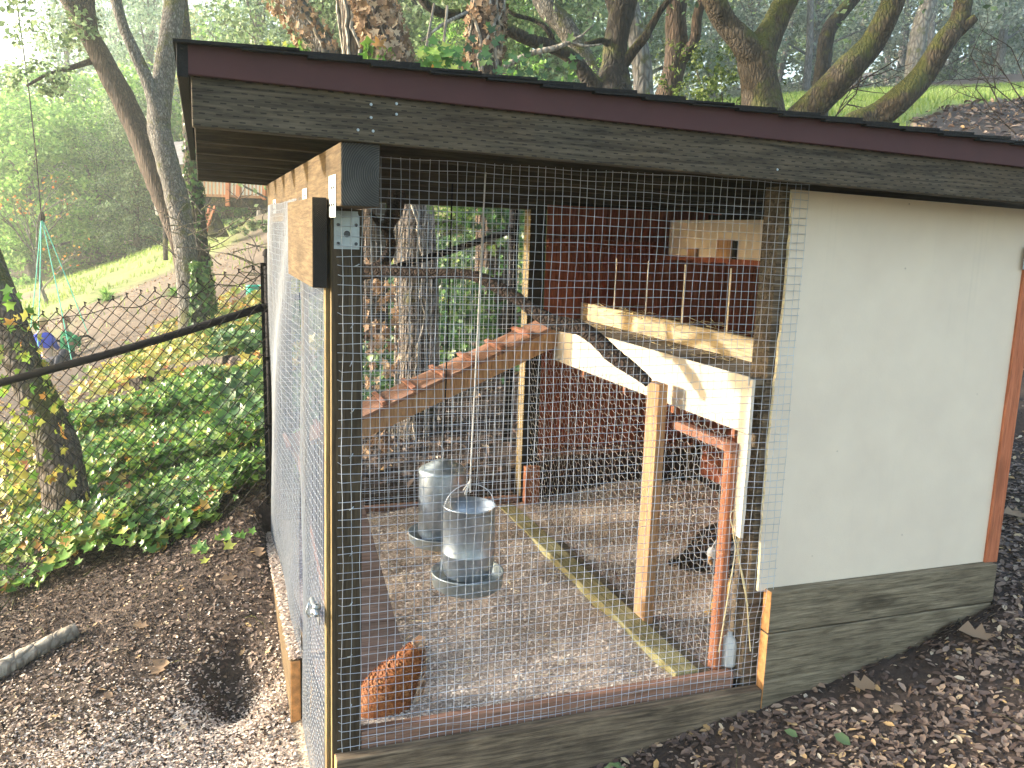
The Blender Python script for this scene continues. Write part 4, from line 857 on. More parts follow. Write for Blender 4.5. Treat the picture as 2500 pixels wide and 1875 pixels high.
for (px, py, s, d, lab) in [(518, 900, .11, 8, 'dark split rock on the ivy slope below the bag'), (585, 900, .10, 8, 'rough brown rock near the fence post'), (392, 985, .07, 7.5, 'small grey stone among yellow ivy'), (178, 620, .25, 30, 'pale rounded boulder at the lawn edge')]:
    p, _ = hit(px, py); rock('rock', (p[0], p[1], p[2]+s*.6), s, lab, M['stone_d'] if 'pale' not in lab else M['stone'])
# big leaves on the ground
for i, (px, py, s, lab) in enumerate([(387, 1637, .055, 'large pale leaf lying flat on the mulch near the dug hole'), (345, 1533, .035, 'cream curled leaf on the mulch below the log'), (560, 1417, .035, 'yellowish dry leaf by the side board'), (632, 1355, .04, 'whitish leaf beside the ivy sprig'), (265, 1705, .02, 'small tan leaf on the pale shavings'), (2385, 1555, .065, 'large pinkish brown leaf below the skirt corner'), (2105, 1680, .05, 'pale dead leaf under the grey skirt boards'), (2055, 1815, .028, 'bright green oval leaf on the brown litter'), (2190, 1740, .02, 'small yellow leaf on the litter'), (1930, 1800, .022, 'olive green leaf near the coop skirt'), (2480, 1262, .06, 'curled pale leaf beside the orange corner trim')]):
    dd = CAMR.T@np.array([(px-1250)/FPX, (py-937.5)/FPX, 1.]); t = 1.5
    while t < 9:
        p = CAMC+dd*t
        if p[2] < g1(p[0], p[1])+.012: break
        t += .01
    mm = M['ivy_dry'] if 'green' not in lab else M['f_oak1']
    o = leaves('leaf', [p+np.array([0, 0, .012])], [[0, -.3, 1]], [s*2], mm, 'lobed' if s > .03 else 'oval', None, .1, .8, .12); 
    o2 = o; tag(o, lab, 'leaf')
# black bag, hose
p, _ = hit(474, 872); z = g1(p[0], p[1])+.06; bag_xy = (p[0], p[1]); bgx = thing('duffel_bag', 'black bag with a white edge lying at the foot of the forked tree', 'bag', (p[0], p[1], z))
MB().box(p[0]-.13, p[0]+.17, p[1]-.1, p[1]+.1, z, z+.10).build('bag_body', plain('black_nylon', (.02, .022, .024), .6, 0, .3, 40, .4), bgx, bevel=.035)
MB().box(p[0]-.17, p[0]-.0, p[1]-.125, p[1]-.105, z, z+.045).build('white_flap', M['white'], bgx, bevel=.008)
hz = thing('garden_hose_coil', 'coil of teal garden hose lying in ivy behind the fence post', 'garden hose', tuple(at(618, 705, 9)))
hc = hit(622, 722)[0]+[0, 0, .10]; M['teal'] = plain('teal_hose', (.03, .48, .36), .35, 0, .2, 20, 0)
for k in range(7): MB().tube([(hc[0]+.13*math.cos(a), hc[1]+.13*math.sin(a), hc[2]-.08+k*.024) for a in np.linspace(0, 2*math.pi, 25)], .011, 6, cap=False).build('hose_loop', M['teal'], hz, smooth=True)
# ---------------------------------------------------------------- foliage materials
def fol(name, cs, tr=.4): return leafmat(name, [(i/(len(cs)-1), c) for i, c in enumerate(cs)], tr, .6)
M['f_oak'] = fol('oak_foliage', [(.06, .10, .045), (.13, .20, .085), (.22, .32, .15), (.36, .46, .26)])
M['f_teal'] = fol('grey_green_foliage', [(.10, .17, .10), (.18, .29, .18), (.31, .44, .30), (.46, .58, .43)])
M['f_lime'] = fol('bright_green_foliage', [(.08, .19, .03), (.16, .33, .06), (.25, .46, .10), (.38, .56, .18)], .45)
M['f_fern'] = fol('olive_fern_foliage', [(.03, .06, .012), (.07, .12, .02), (.12, .18, .03), (.2, .26, .06)])
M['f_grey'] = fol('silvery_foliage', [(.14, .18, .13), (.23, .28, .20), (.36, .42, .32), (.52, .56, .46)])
M['f_yel'] = fol('yellow_green_foliage', [(.16, .22, .04), (.28, .34, .07), (.42, .44, .13), (.5, .40, .12)], .5)
def blobs(bl, per, size, mat_, name, parent, seed=0, clump=26, cr=.32, origin=None):
    r2 = np.random.default_rng(seed); P = []; Nn = []
    for (cx, cy, cz, rx, rz_) in bl:
        n = max(2, int(per*(rx**1.6))); nc = max(3, n//clump)
        d = r2.normal(0, 1, (nc, 3)); d /= np.linalg.norm(d, axis=1, keepdims=True); q = r2.uniform(.35, 1.0, (nc, 1))**.6
        cc = np.array([cx, cy, cz])+d*q*np.array([rx, rx, rz_]); k = r2.integers(0, nc, n)
        p = cc[k]+r2.normal(0, 1, (n, 3))*np.array([cr, cr, cr*.6])*min(1, rx*.55); P.append(p); Nn.append(d[k]*.6+np.array([0, 0, .6]))
    P = np.concatenate(P); Nn = np.concatenate(Nn)
    return leaves(name, P, Nn, r2.uniform(.6, 1.3, len(P))*size, mat_, 'diamond', parent, 1.4, .62, .12)
def tree(name, label, limbs, bk, base=None, crown=(), cm='f_oak', group=None, per=900, lsize=.07, seed=0, n=14, rough=.09, cat='tree'):
    p0 = limbs[0][0]; b0 = at(p0[0], p0[1], p0[3]) if base is None else base
    gz = g1(b0[0], b0[1]); t = thing(name, label, cat, (b0[0], b0[1], gz), group)
    mb = MB()
    for i, L in enumerate(limbs):
        rows = [np.append(at(q[0], q[1], q[3]), q[2]*q[3]/FPX/2) for q in L]
        if i == 0 and rows[0][2] > gz: rows = [np.append([b0[0], b0[1], gz-.15], rows[0][3]*1.25)]+rows
        Q = curve(rows, 6); mb.tube([q[:3] for q in Q], [max(.004, q[3]) for q in Q], n, rough=rough)
    mb.build('trunk', M[bk], t, smooth=True)
    if crown:
        bl = [tuple(at(c[0], c[1], c[2]))+(c[3], c[4] if len(c) > 4 else c[3]*.7) for c in crown]
        blobs(bl, per, lsize, M[cm], 'crown', t, seed)
    return t
def vines(parent, path, n, m, size, seed, spread=1.05, name='ivy_leaf_cover', shape='ivy'):
    r2 = np.random.default_rng(seed); Q = np.array([np.append(at(q[0], q[1], q[3]), q[2]*q[3]/FPX/2) for q in path]); S_ = np.array(curve(list(Q), 10)); k = len(S_)
    i = r2.integers(0, k-1, n); f = r2.random((n, 1)); c = S_[i]*(1-f)+S_[i+1]*f; a = r2.uniform(0, 2*np.pi, n)
    nr = np.stack([np.cos(a), np.sin(a), np.zeros(n)], 1); p = c[:, :3]+nr*(c[:, 3:4]*spread+r2.uniform(0, .03, (n, 1)))
    o = leaves(name, p, nr*1.2+np.array([0, 0, .1]), r2.uniform(.6, 1.25, n)*size, m, shape, parent, .9, .8, .12); o['kind'] = 'stuff'; return o
def stems(parent, path, n, seed, m='bk_pale', r=.006, spread=1.03):
    rr = random.Random(seed); mb = MB()
    for _ in range(n):
        a = rr.uniform(0, 6.28); P = []
        for q in curve([np.append(at(q[0], q[1], q[3]), q[2]*q[3]/FPX/2) for q in path], 5):
            a += rr.uniform(-.25, .25); P.append(q[:3]+np.array([math.cos(a), math.sin(a), 0])*(q[3]*spread+r*.6))
        mb.tube(P, r*rr.uniform(.5, 1.4), 5)
    mb.build('vine_stems', M[m], parent)['kind'] = 'stuff'
# ---------------------------------------------------------------- nearby trees, left
t1p = [(190, 1345, 135, 4.75), (165, 1220, 108, 4.75), (135, 1080, 100, 4.8), (74, 930, 86, 4.85), (22, 790, 82, 4.9), (-32, 650, 82, 5.0), (-95, 470, 80, 5.1), (-180, 260, 76, 5.3), (-300, -60, 66, 5.6)]
t = tree('leaning_tree', 'leaning grey trunk with ivy behind the fence at the left edge', [t1p], 'bk_grey', crown=[(-320, -350, 5.8, 1.5), (-480, -200, 6.2, 1.2), (-150, -520, 6.0, 1.3)], seed=1, rough=.05)
vines(t, [(150, 1330, 190, 4.6), (90, 1150, 140, 4.6), (50, 980, 150, 4.65), (0, 760, 120, 4.8)], 260, M['ivy_y'], .055, 5, 1.0)
vines(t, [(200, 1360, 200, 4.6), (60, 1000, 150, 4.7), (-20, 700, 130, 4.8)], 120, M['ivy'], .06, 6, 1.0)
t2 = [[(474, 850, 78, 12), (466, 740, 60, 12), (453, 600, 54, 12), (430, 480, 55, 12), (405, 380, 54, 12), (388, 290, 56, 12.1), (400, 180, 50, 12.2), (420, 60, 50, 12.3), (430, -80, 46, 12.4), (440, -300, 36, 12.5)],
      [(392, 300, 46, 12.05), (366, 215, 32, 12), (325, 120, 27, 11.9), (293, 40, 25, 11.8), (272, -60, 28, 11.7), (240, -240, 22, 11.5)]]
t = tree('forked_tree', 'pale barked tree forking beside the high roof corner, its left side sunlit', t2, 'bk_lich', crown=[(430, -420, 12.5, 2.6), (200, -380, 11.5, 2.2), (620, -300, 13.5, 2.2)], seed=2, per=700, lsize=.09)
vines(t, [(500, 830, 60, 11.8), (492, 640, 40, 11.8)], 260, M['ivy_d'], .09, 8)
t3 = [[(462, 730, 50, 12.9), (440, 600, 48, 12.9), (405, 500, 52, 13), (365, 390, 55, 13), (318, 280, 56, 13), (265, 175, 52, 13), (215, 80, 48, 13), (170, 0, 44, 13), (120, -110, 48, 13), (60, -260, 38, 13)],
      [(222, 85, 40, 13), (212, 30, 40, 13.1), (208, -60, 36, 13.2), (205, -200, 28, 13.3)],
      [(228, 148, 16, 13), (190, 160, 13, 12.8), (150, 172, 11, 12.6), (110, 185, 9, 12.5), (65, 210, 6, 12.4)]]
t = tree('leaning_brown_tree', 'dark brown furrowed tree leaning left behind the forked pale tree', t3, 'bk_brown', crown=[(80, -330, 13, 2.3), (260, -330, 13.5, 1.9), (115, 185, 12.6, .45, .22), (70, 205, 12.4, .4, .2), (140, 60, 12.9, .75, .35), (110, 20, 12.7, .6, .5)], seed=3, per=800, lsize=.085)
t4 = [[(500, 800, 50, 13.6), (490, 640, 42, 13.6), (478, 500, 38, 13.6), (470, 420, 38, 13.7), (462, 250, 38, 13.9), (450, 100, 34, 14), (440, -60, 28, 14.2)]]
t = tree('ivy_covered_tree', 'dark ivy covered trunk close behind the forked tree, by the deck', t4, 'bk_dark', crown=[(470, -230, 14.3, 2.2)], seed=4)
vines(t, t4[0][:5], 500, M['ivy_d'], .075, 9)
for i, (L, lab) in enumerate([([(405, 628, 13, 20), (404, 590, 12, 20), (403, 540, 11, 20)], 'short dark wooden stake standing on the lawn left of the forked tree')]):
    o = MB().tube([tuple(at(404, 624, 20)-np.array([0, 0, .1])), tuple(at(403, 530, 20))], .055, 8, rough=.05).build('wooden_stake', M['bk_dark']); tag(o, lab, 'stake')
# twigs across the left trees
tw = thing('bare_shrub', 'bare arching twigs growing around the forked tree', 'shrub', tuple(at(500, 830, 11)))
mb = MB(); 
for s in range(46):
    x, y, d = random.uniform(400, 640), random.uniform(480, 700), random.uniform(10, 11.8); P = []; a = random.uniform(-2.6, .4)
    for k in range(7): P.append((x, y, d)); a += random.uniform(-.3, .3); l = random.uniform(14, 34); x += math.cos(a)*l; y += math.sin(a)*l*.6+2
    Q = curve([at(*q) for q in P], 3); mb.tube(Q, [.009*(1-i/len(Q)*.8) for i in range(len(Q))], 4, cap=False)
mb.build('twigs', M['bk_grey'], tw)['kind'] = 'stuff'
# ---------------------------------------------------------------- trees above and behind the coop
t = tree('ivy_vine_tree', 'grey leaning trunk wrapped in sunlit vines above the roof, left of the shaggy trunk', [[(870, 520, 60, 8.6), (840, 250, 58, 8.6), (800, 130, 58, 8.6), (752, 60, 56, 8.6), (712, 0, 54, 8.6), (650, -110, 50, 8.7), (560, -260, 40, 8.8)]], 'bk_lich', crown=[(520, -420, 8.8, 1.4), (640, -460, 9.2, 1.2)], seed=11)
vines(t, [(800, 150, 90, 8.5), (740, 60, 90, 8.5), (680, -20, 100, 8.5)], 260, M['ivy_dry'], .07, 12); stems(t, [(800, 150, 64, 8.6), (735, 50, 62, 8.6), (660, -60, 60, 8.6)], 8, 3, 'bk_pale', .014)
vines(t, [(740, 190, 80, 8.4), (700, 110, 70, 8.4)], 150, M['ivy'], .09, 13)
t = tree('shaggy_trunk_tree', 'thick upright trunk with pale stringy bark on its lit left side, above the roof', [[(905, 560, 80, 7.6), (893, 300, 72, 7.6), (880, 150, 68, 7.6), (865, 40, 66, 7.6), (858, -40, 62, 7.7), (850, -240, 50, 7.8)]], 'bk_brown', crown=[(850, -420, 7.9, 1.6)], seed=12)
stems(t, [(893, 300, 74, 7.6), (880, 150, 70, 7.6), (862, 30, 68, 7.6), (856, -60, 60, 7.6)], 16, 4, 'bk_pale', .013)
t6 = [(1012, 1260, 132, 5.6), (1012, 1130, 104, 5.6), (1016, 950, 96, 5.6), (1018, 760, 94, 5.6), (1010, 560, 92, 5.6), (990, 380, 92, 5.7), (965, 200, 92, 5.7), (938, 90, 88, 5.8), (915, 0, 84, 5.8), (885, -110, 76, 5.9), (830, -300, 60, 6)]
t = tree('dead_ivy_tree', 'big trunk behind the run clothed in dead brown ivy leaves above the roof', [t6], 'bk_grey', crown=[(800, -460, 6.1, 1.3)], seed=13, rough=.06)
vines(t, [(985, 330, 96, 5.65), (962, 190, 100, 5.65), (938, 90, 96, 5.7), (910, -10, 92, 5.7)], 900, M['ivy_dry'], .055, 14); stems(t, t6[:9], 12, 6, 'bk_pale', .010)
vines(t, [(930, 190, 60, 5.6), (925, 110, 40, 5.6)], 90, M['ivy'], .09, 15); vines(t, [(905, 1180, 60, 5.2), (935, 900, 60, 5.3), (925, 640, 60, 5.4)], 200, M['ivy_dry'], .06, 16)
t7 = [(1200, 560, 84, 6.6), (1192, 300, 82, 6.6), (1178, 190, 80, 6.6), (1185, 90, 78, 6.6), (1192, 0, 76, 6.6), (1200, -130, 68, 6.7), (1205, -300, 54, 6.8)]
t = tree('dead_ivy_tree', 'second dead ivy clad trunk above the roof, right of the leafy green ivy tuft', [t7], 'bk_brown', crown=[(1210, -460, 6.9, 1.4)], seed=14)
vines(t, t7[1:6], 600, M['ivy_dry'], .06, 17); stems(t, t7[1:6], 12, 7, 'bk_pale', .010)
tf = thing('ivy_tuft', 'bunch of glossy green ivy leaves rising above the roof between two clad trunks', 'ivy', tuple(at(1070, 200, 5.4)))
blp = [tuple(at(1075, 150, 5.4))+(.17, .17), tuple(at(1060, 200, 5.4))+(.17, .16), tuple(at(1100, 190, 5.5))+(.13, .13)]
P = np.concatenate([np.array(b_[:3])+rng.normal(0, .065, (55, 3)) for b_ in blp]); leaves('foliage', P, np.tile([-.3, -1, .5], (len(P), 1)), rng.uniform(.05, .085, len(P)), M['ivy'], 'ivy', tf, .6, .8, .1)
mb = MB(); limb([(1020, 260, 8, 5.5), (1040, 120, 7, 5.5), (1060, 8, 6, 5.5)], 5, 4, .1, mb); limb([(1075, 200, 8, 5.5), (1085, 90, 8, 5.5), (1092, 14, 7, 5.5)], 5, 4, .1, mb); limb([(1030, 100, 7, 5.5), (1080, 60, 8, 5.6), (1140, 30, 9, 5.8)], 5, 4, .1, mb)
mb.build('stems', M['bk_pale'], tf)
# twisted oak with a long dark limb
t = tree('twisted_oak', 'twisted dark oak behind the roof with a long limb bending left', [
    [(1505, 420, 110, 9), (1500, 300, 100, 9), (1498, 225, 90, 9), (1500, 150, 60, 9), (1508, 80, 58, 9), (1520, 20, 60, 9), (1545, -60, 50, 9.1), (1580, -200, 40, 9.2)],
    [(1485, 240, 50, 9), (1440, 195, 40, 8.9), (1400, 145, 34, 8.8), (1350, 115, 32, 8.7), (1290, 95, 30, 8.5), (1225, 65, 30, 8.4), (1160, 30, 26, 8.3), (1100, 35, 24, 8.2), (1040, 10, 22, 8.1), (1000, -60, 18, 8)],
    [(1516, 90, 34, 9), (1500, 30, 30, 9), (1482, -30, 26, 9), (1450, -150, 20, 9)],
    [(1515, 170, 30, 9), (1545, 125, 24, 8.9), (1575, 90, 22, 8.8), (1592, 60, 18, 8.8), (1620, 15, 15, 8.7), (1665, -30, 12, 8.6)],
    [(1500, 120, 24, 9), (1470, 100, 16, 8.9), (1430, 108, 12, 8.8)],
    [(1355, 112, 15, 8.7), (1335, 70, 13, 8.6), (1300, 48, 11, 8.6), (1255, 35, 10, 8.5), (1215, 5, 8, 8.5)]], 'bk_dark', crown=[(1550, -330, 9, 1.9), (1300, -330, 9, 1.7), (1010, -150, 8, 1.0), (1120, -20, 8.2, .35, .2)], cm='f_oak', seed=15)
t = tree('dead_branch', 'pale bare broken branch crossing in front of the dark oak limb', [[(1215, 185, 14, 7.2), (1240, 158, 14, 7.2), (1300, 130, 14, 7.2), (1355, 118, 13, 7.2), (1395, 100, 10, 7.2), (1425, 85, 6, 7.2)], [(1390, 104, 8, 7.2), (1430, 112, 6, 7.2), (1470, 108, 4, 7.2)], [(1425, 85, 5, 7.2), (1450, 60, 3, 7.2)]], 'bk_pale', base=np.array(at(1215, 185, 7.2)), n=8, cat='branch') if False else None
db = MB()
for L in ([(1212, 190, 14, 7.2), (1240, 158, 14, 7.2), (1300, 130, 14, 7.2), (1355, 118, 13, 7.2), (1395, 100, 10, 7.2), (1425, 85, 6, 7.2)], [(1390, 104, 8, 7.2), (1430, 112, 6, 7.2), (1470, 108, 4, 7.2)], [(1422, 86, 5, 7.2), (1450, 60, 3, 7.2)]): limb(L, 8, 4, .12, db)
o = db.build('dead_branch', M['bk_pale'], smooth=True); tag(o, 'pale bare broken branch crossing in front of the dark oak limb', 'branch')
t = tree('lichen_tree', 'lichen blotched grey trunk leaning left behind the twisted oak', [[(1500, 330, 62, 11.5), (1455, 200, 58, 11.5), (1415, 130, 52, 11.5), (1375, 60, 50, 11.5), (1338, 20, 52, 11.5), (1310, -40, 50, 11.6), (1270, -200, 40, 11.8)]], 'bk_lich', crown=[(1250, -360, 12, 2.2)], seed=16)
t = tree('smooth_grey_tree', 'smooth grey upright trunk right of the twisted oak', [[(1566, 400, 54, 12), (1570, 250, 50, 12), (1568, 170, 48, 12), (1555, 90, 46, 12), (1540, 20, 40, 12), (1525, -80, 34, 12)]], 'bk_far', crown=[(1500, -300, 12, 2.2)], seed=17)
t = tree('forked_oak', 'grey oak forking in a V just left of the mossy oak', [[(1610, 400, 70, 10), (1622, 270, 60, 10), (1640, 190, 54, 10), (1652, 120, 54, 10), (1650, 50, 50, 10), (1655, -20, 46, 10), (1665, -200, 36, 10)], [(1648, 160, 34, 10), (1680, 125, 28, 9.9), (1698, 90, 26, 9.9), (1705, 30, 24, 9.8), (1735, -40, 22, 9.8)]], 'bk_brown', crown=[(1690, -320, 10, 2.0)], seed=18)
t = tree('mossy_oak', 'massive mossy oak with a low wide fork above the roof', [
    [(1875, 460, 150, 8.4), (1868, 330, 130, 8.4), (1862, 270, 104, 8.4), (1852, 190, 88, 8.4), (1848, 140, 92, 8.4), (1880, 80, 66, 8.4), (1905, 30, 58, 8.4), (1928, -20, 56, 8.4), (1960, -140, 46, 8.5), (2000, -300, 34, 8.6)],
    [(1850, 160, 80, 8.4), (1815, 105, 64, 8.3), (1775, 60, 56, 8.3), (1748, 10, 56, 8.2), (1725, -60, 48, 8.2), (1700, -220, 36, 8.1)],
    [(1885, 360, 90, 8.4), (1950, 290, 72, 8.3), (2010, 235, 70, 8.2), (2070, 170, 68, 8.1), (2125, 110, 60, 8.1), (2165, 40, 56, 8.0), (2195, -30, 52, 8.0), (2240, -160, 42, 8)]], 'bk_moss', crown=[(2010, -380, 8.6, 1.8), (1690, -330, 8.1, 1.5), (2260, -280, 8, 1.6)], seed=19, rough=.05, n=18)
t = tree('mossy_limb_tree', 'mossy limb curving up to the right with a broken knob near its top', [[(1960, 420, 80, 7.9), (2075, 310, 62, 7.9), (2140, 285, 66, 7.9), (2200, 240, 64, 7.8), (2255, 180, 58, 7.8), (2300, 110, 54, 7.7), (2340, 55, 46, 7.7), (2352, 0, 42, 7.7), (2358, -70, 38, 7.7), (2370, -220, 30, 7.7)], [(2330, 80, 40, 7.7), (2362, 58, 26, 7.65), (2382, 42, 18, 7.62)]], 'bk_moss', crown=[(2380, -340, 7.7, 1.5)], seed=20, rough=.05, n=16)
t = tree('slim_dark_tree', 'slim dark trunk bending right behind the mossy fork', [[(2000, 330, 44, 12.5), (2002, 240, 42, 12.5), (2010, 150, 38, 12.5), (2022, 80, 36, 12.5), (2060, 25, 32, 12.5), (2100, -30, 28, 12.5), (2130, -150, 20, 12.5)]], 'bk_dark', crown=[(2150, -280, 12.5, 2.2)], seed=21)
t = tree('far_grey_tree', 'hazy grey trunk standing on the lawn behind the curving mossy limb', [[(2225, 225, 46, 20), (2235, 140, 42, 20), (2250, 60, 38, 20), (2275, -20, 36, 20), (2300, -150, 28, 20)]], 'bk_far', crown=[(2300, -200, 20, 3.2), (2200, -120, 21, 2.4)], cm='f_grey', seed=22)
# thin bare sapling in front of the lawn
sp = thing('bare_sapling', 'thin bare branching sapling before the lawn, between the two mossy limbs', 'sapling', tuple(at(2000, 330, 9)))
mb = MB(); rr = random.Random(4)
def twig(x, y, a, l, w_, lev, d):
    P = []; 
    for k in range(5): P.append((x, y, d)); x += math.cos(a)*l/4; y -= math.sin(a)*l/4; a += rr.uniform(-.16, .16)
    Q = [at(*q) for q in P]; mb.tube(Q, [w_*(1-.12*i) for i in range(5)], 5, cap=False)
    if lev < 3:
        for k in range(3): q = P[rr.randint(1, 4)]; twig(q[0], q[1], a+rr.choice((-1, 1))*rr.uniform(.3, .9), l*.6, w_*.6, lev+1, d+rr.uniform(-.1, .1))
twig(2005, 340, 1.05, 140, .012, 0, 9); twig(2040, 250, .75, 200, .010, 1, 9); mb.build('stems', M['bk_brown'], sp)
sp = thing('bare_sapling', 'tangle of bare thin twigs at the right picture edge above the fence', 'sapling', tuple(at(2480, 300, 9)))
mb = MB()
for _ in range(7): twig(rr.uniform(2440, 2560), rr.uniform(240, 330), rr.uniform(1.0, 2.6), 150, .009, 1, rr.uniform(8.5, 10))
mb.build('stems', M['bk_brown'], sp)
# feathery green shrub right above roof
for (c, lab, sd) in [([(1760, 200, 9.5, .6, .35), (1700, 170, 9.8, .6, .35), (1800, 240, 9.4, .5, .3), (1660, 240, 9.8, .5, .3)], 'feathery olive shrub above the roof beside the mossy oak', 5), ([(1460, 190, 10.5, .4, .25), (1400, 230, 10.6, .4, .2)], 'small green shrub under the twisted oak fork', 6), ([(1260, 120, 10.5, .35, .35), (1275, 170, 10, .35, .3)], 'bright green bush between the clad trunk and the dark limb', 7)]:
    b0 = at(c[0][0], 420, c[0][2]); t = thing('leafy_shrub', lab, 'shrub', tuple(b0))
    mb = MB()
    for q in c: mb.tube([tuple(b0), tuple((b0+at(q[0], q[1], q[2]))/2+np.array([.05, 0, 0])), tuple(at(q[0], q[1], q[2]))], [.02, .012, .004], 5)
    mb.build('stems', M['bk_brown'], t); blobs([tuple(at(q[0], q[1], q[2]))+(q[3], q[4]) for q in c], 1100, .05, M['f_lime' if sd > 5 else 'f_fern'], 'foliage', t, sd, 14, .14)
# ---------------------------------------------------------------- far tree prototypes and their copies
protos = []
def proto(name, label, group, h, r, cm, bk, seed, nb=16, low=.12, per=430, lsize=.19, loc=(0, 0, 0)):
    t = thing(name, label, 'tree', (0, 0, 0), group); r2 = random.Random(seed); bl = []
    for k in range(nb):
        z = h*(low+(1-low)*(k+.5)/nb); rr_ = r*(.75*math.sin(math.pi*min(1, .25+.72*(z/h)))+.15); a = k*2.4+r2.uniform(-.4, .4); q = r2.uniform(.2, .75)*rr_
        bl.append((q*math.cos(a), q*math.sin(a), z, r2.uniform(.30, .48)*r, r2.uniform(.22, .34)*r))
    mb = MB(); P = curve([np.array([0, 0, -.4, .28]), np.array([.1, .05, h*.25, .2]), np.array([-.1, .1, h*.55, .13]), np.array([.05, 0, h*.92, .03])], 5); mb.tube([q[:3] for q in P], [q[3] for q in P], 8, rough=.06)
    for b_ in bl: mb.tube([(0, 0, b_[2]*.7), (b_[0]*.5, b_[1]*.5, b_[2]*.86), b_[:3]], [.09, .06, .02], 5, cap=False)
    mb.build('trunk', M[bk], t, smooth=True); blobs(bl, per, lsize, M[cm], 'crown', t, seed, 70, .38)
    return t
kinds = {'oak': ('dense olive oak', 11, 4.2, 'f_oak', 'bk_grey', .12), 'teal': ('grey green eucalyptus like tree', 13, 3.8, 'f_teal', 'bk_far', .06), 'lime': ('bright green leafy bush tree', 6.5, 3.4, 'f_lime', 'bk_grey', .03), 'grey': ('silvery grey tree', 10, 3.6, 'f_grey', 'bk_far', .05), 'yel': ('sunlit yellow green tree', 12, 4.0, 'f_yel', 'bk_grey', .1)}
PR = {}
zones = {'left': 'on the far slope at the left, beyond the lawn', 'mid': 'in the woods above the middle of the roof', 'right': 'beyond the bright lawn at upper right'}
place = [ # kind, px, depth, scale, zone
 ('lime', 75, 33, .9, 'left'), ('lime', 230, 35, .95, 'left'), ('lime', 140, 39, 1.15, 'left'), ('lime', 340, 38, 1.0, 'left'), ('oak', 330, 33, .55, 'left'), ('teal', 180, 44, .9, 'left'), ('yel', -60, 46, .8, 'left'), ('teal', 380, 42, .9, 'left'), ('lime', 420, 40, .7, 'left'), ('yel', 60, 58, .75, 'left'), ('teal', 300, 60, 1.25, 'left'), ('yel', 480, 58, 1.1, 'left'), ('lime', -90, 36, .9, 'left'), ('oak', 560, 44, .9, 'left'), ('grey', 160, 38, .5, 'left'), ('yel', -220, 60, .8, 'left'), ('teal', 440, 75, 1.6, 'left'), ('lime', 540, 36, .55, 'left'), ('lime', 20, 46, 1.5, 'left'), ('lime', 620, 40, 1.1, 'left'),
 ('teal', 700, 40, 1.1, 'mid'), ('oak', 820, 34, 1.0, 'mid'), ('grey', 950, 26, .9, 'mid'), ('oak', 1080, 22, .8, 'mid'), ('teal', 1210, 30, 1.0, 'mid'), ('oak', 1000, 40, 1.2, 'mid'), ('lime', 1180, 18, .5, 'mid'), ('teal', 640, 30, .8, 'mid'), ('oak', 760, 22, .7, 'mid'), ('oak', 1330, 24, .9, 'mid'), ('grey', 1130, 50, 1.3, 'mid'), ('lime', 1020, 13, .35, 'mid'), ('oak', 1190, 13.5, .4, 'mid'),
 ('oak', 1420, 36, 1.0, 'right'), ('teal', 1560, 38, 1.0, 'right'), ('teal', 1720, 40, 1.0, 'right'), ('oak', 1860, 46, 1.1, 'right'), ('grey', 1960, 40, .9, 'right'), ('teal', 2060, 48, 1.1, 'right'), ('grey', 2170, 42, 1.0, 'right'), ('oak', 2290, 46, 1.0, 'right'), ('grey', 2400, 40, .9, 'right'), ('oak', 2520, 42, 1.0, 'right'), ('teal', 2640, 46, 1.2, 'right'), ('grey', 1650, 55, 1.3, 'right'), ('teal', 1480, 58, 1.4, 'right'), ('oak', 2000, 62, 1.4, 'right'), ('teal', 2350, 60, 1.4, 'right'), ('grey', 1800, 36, .7, 'right')]
r3 = random.Random(12)
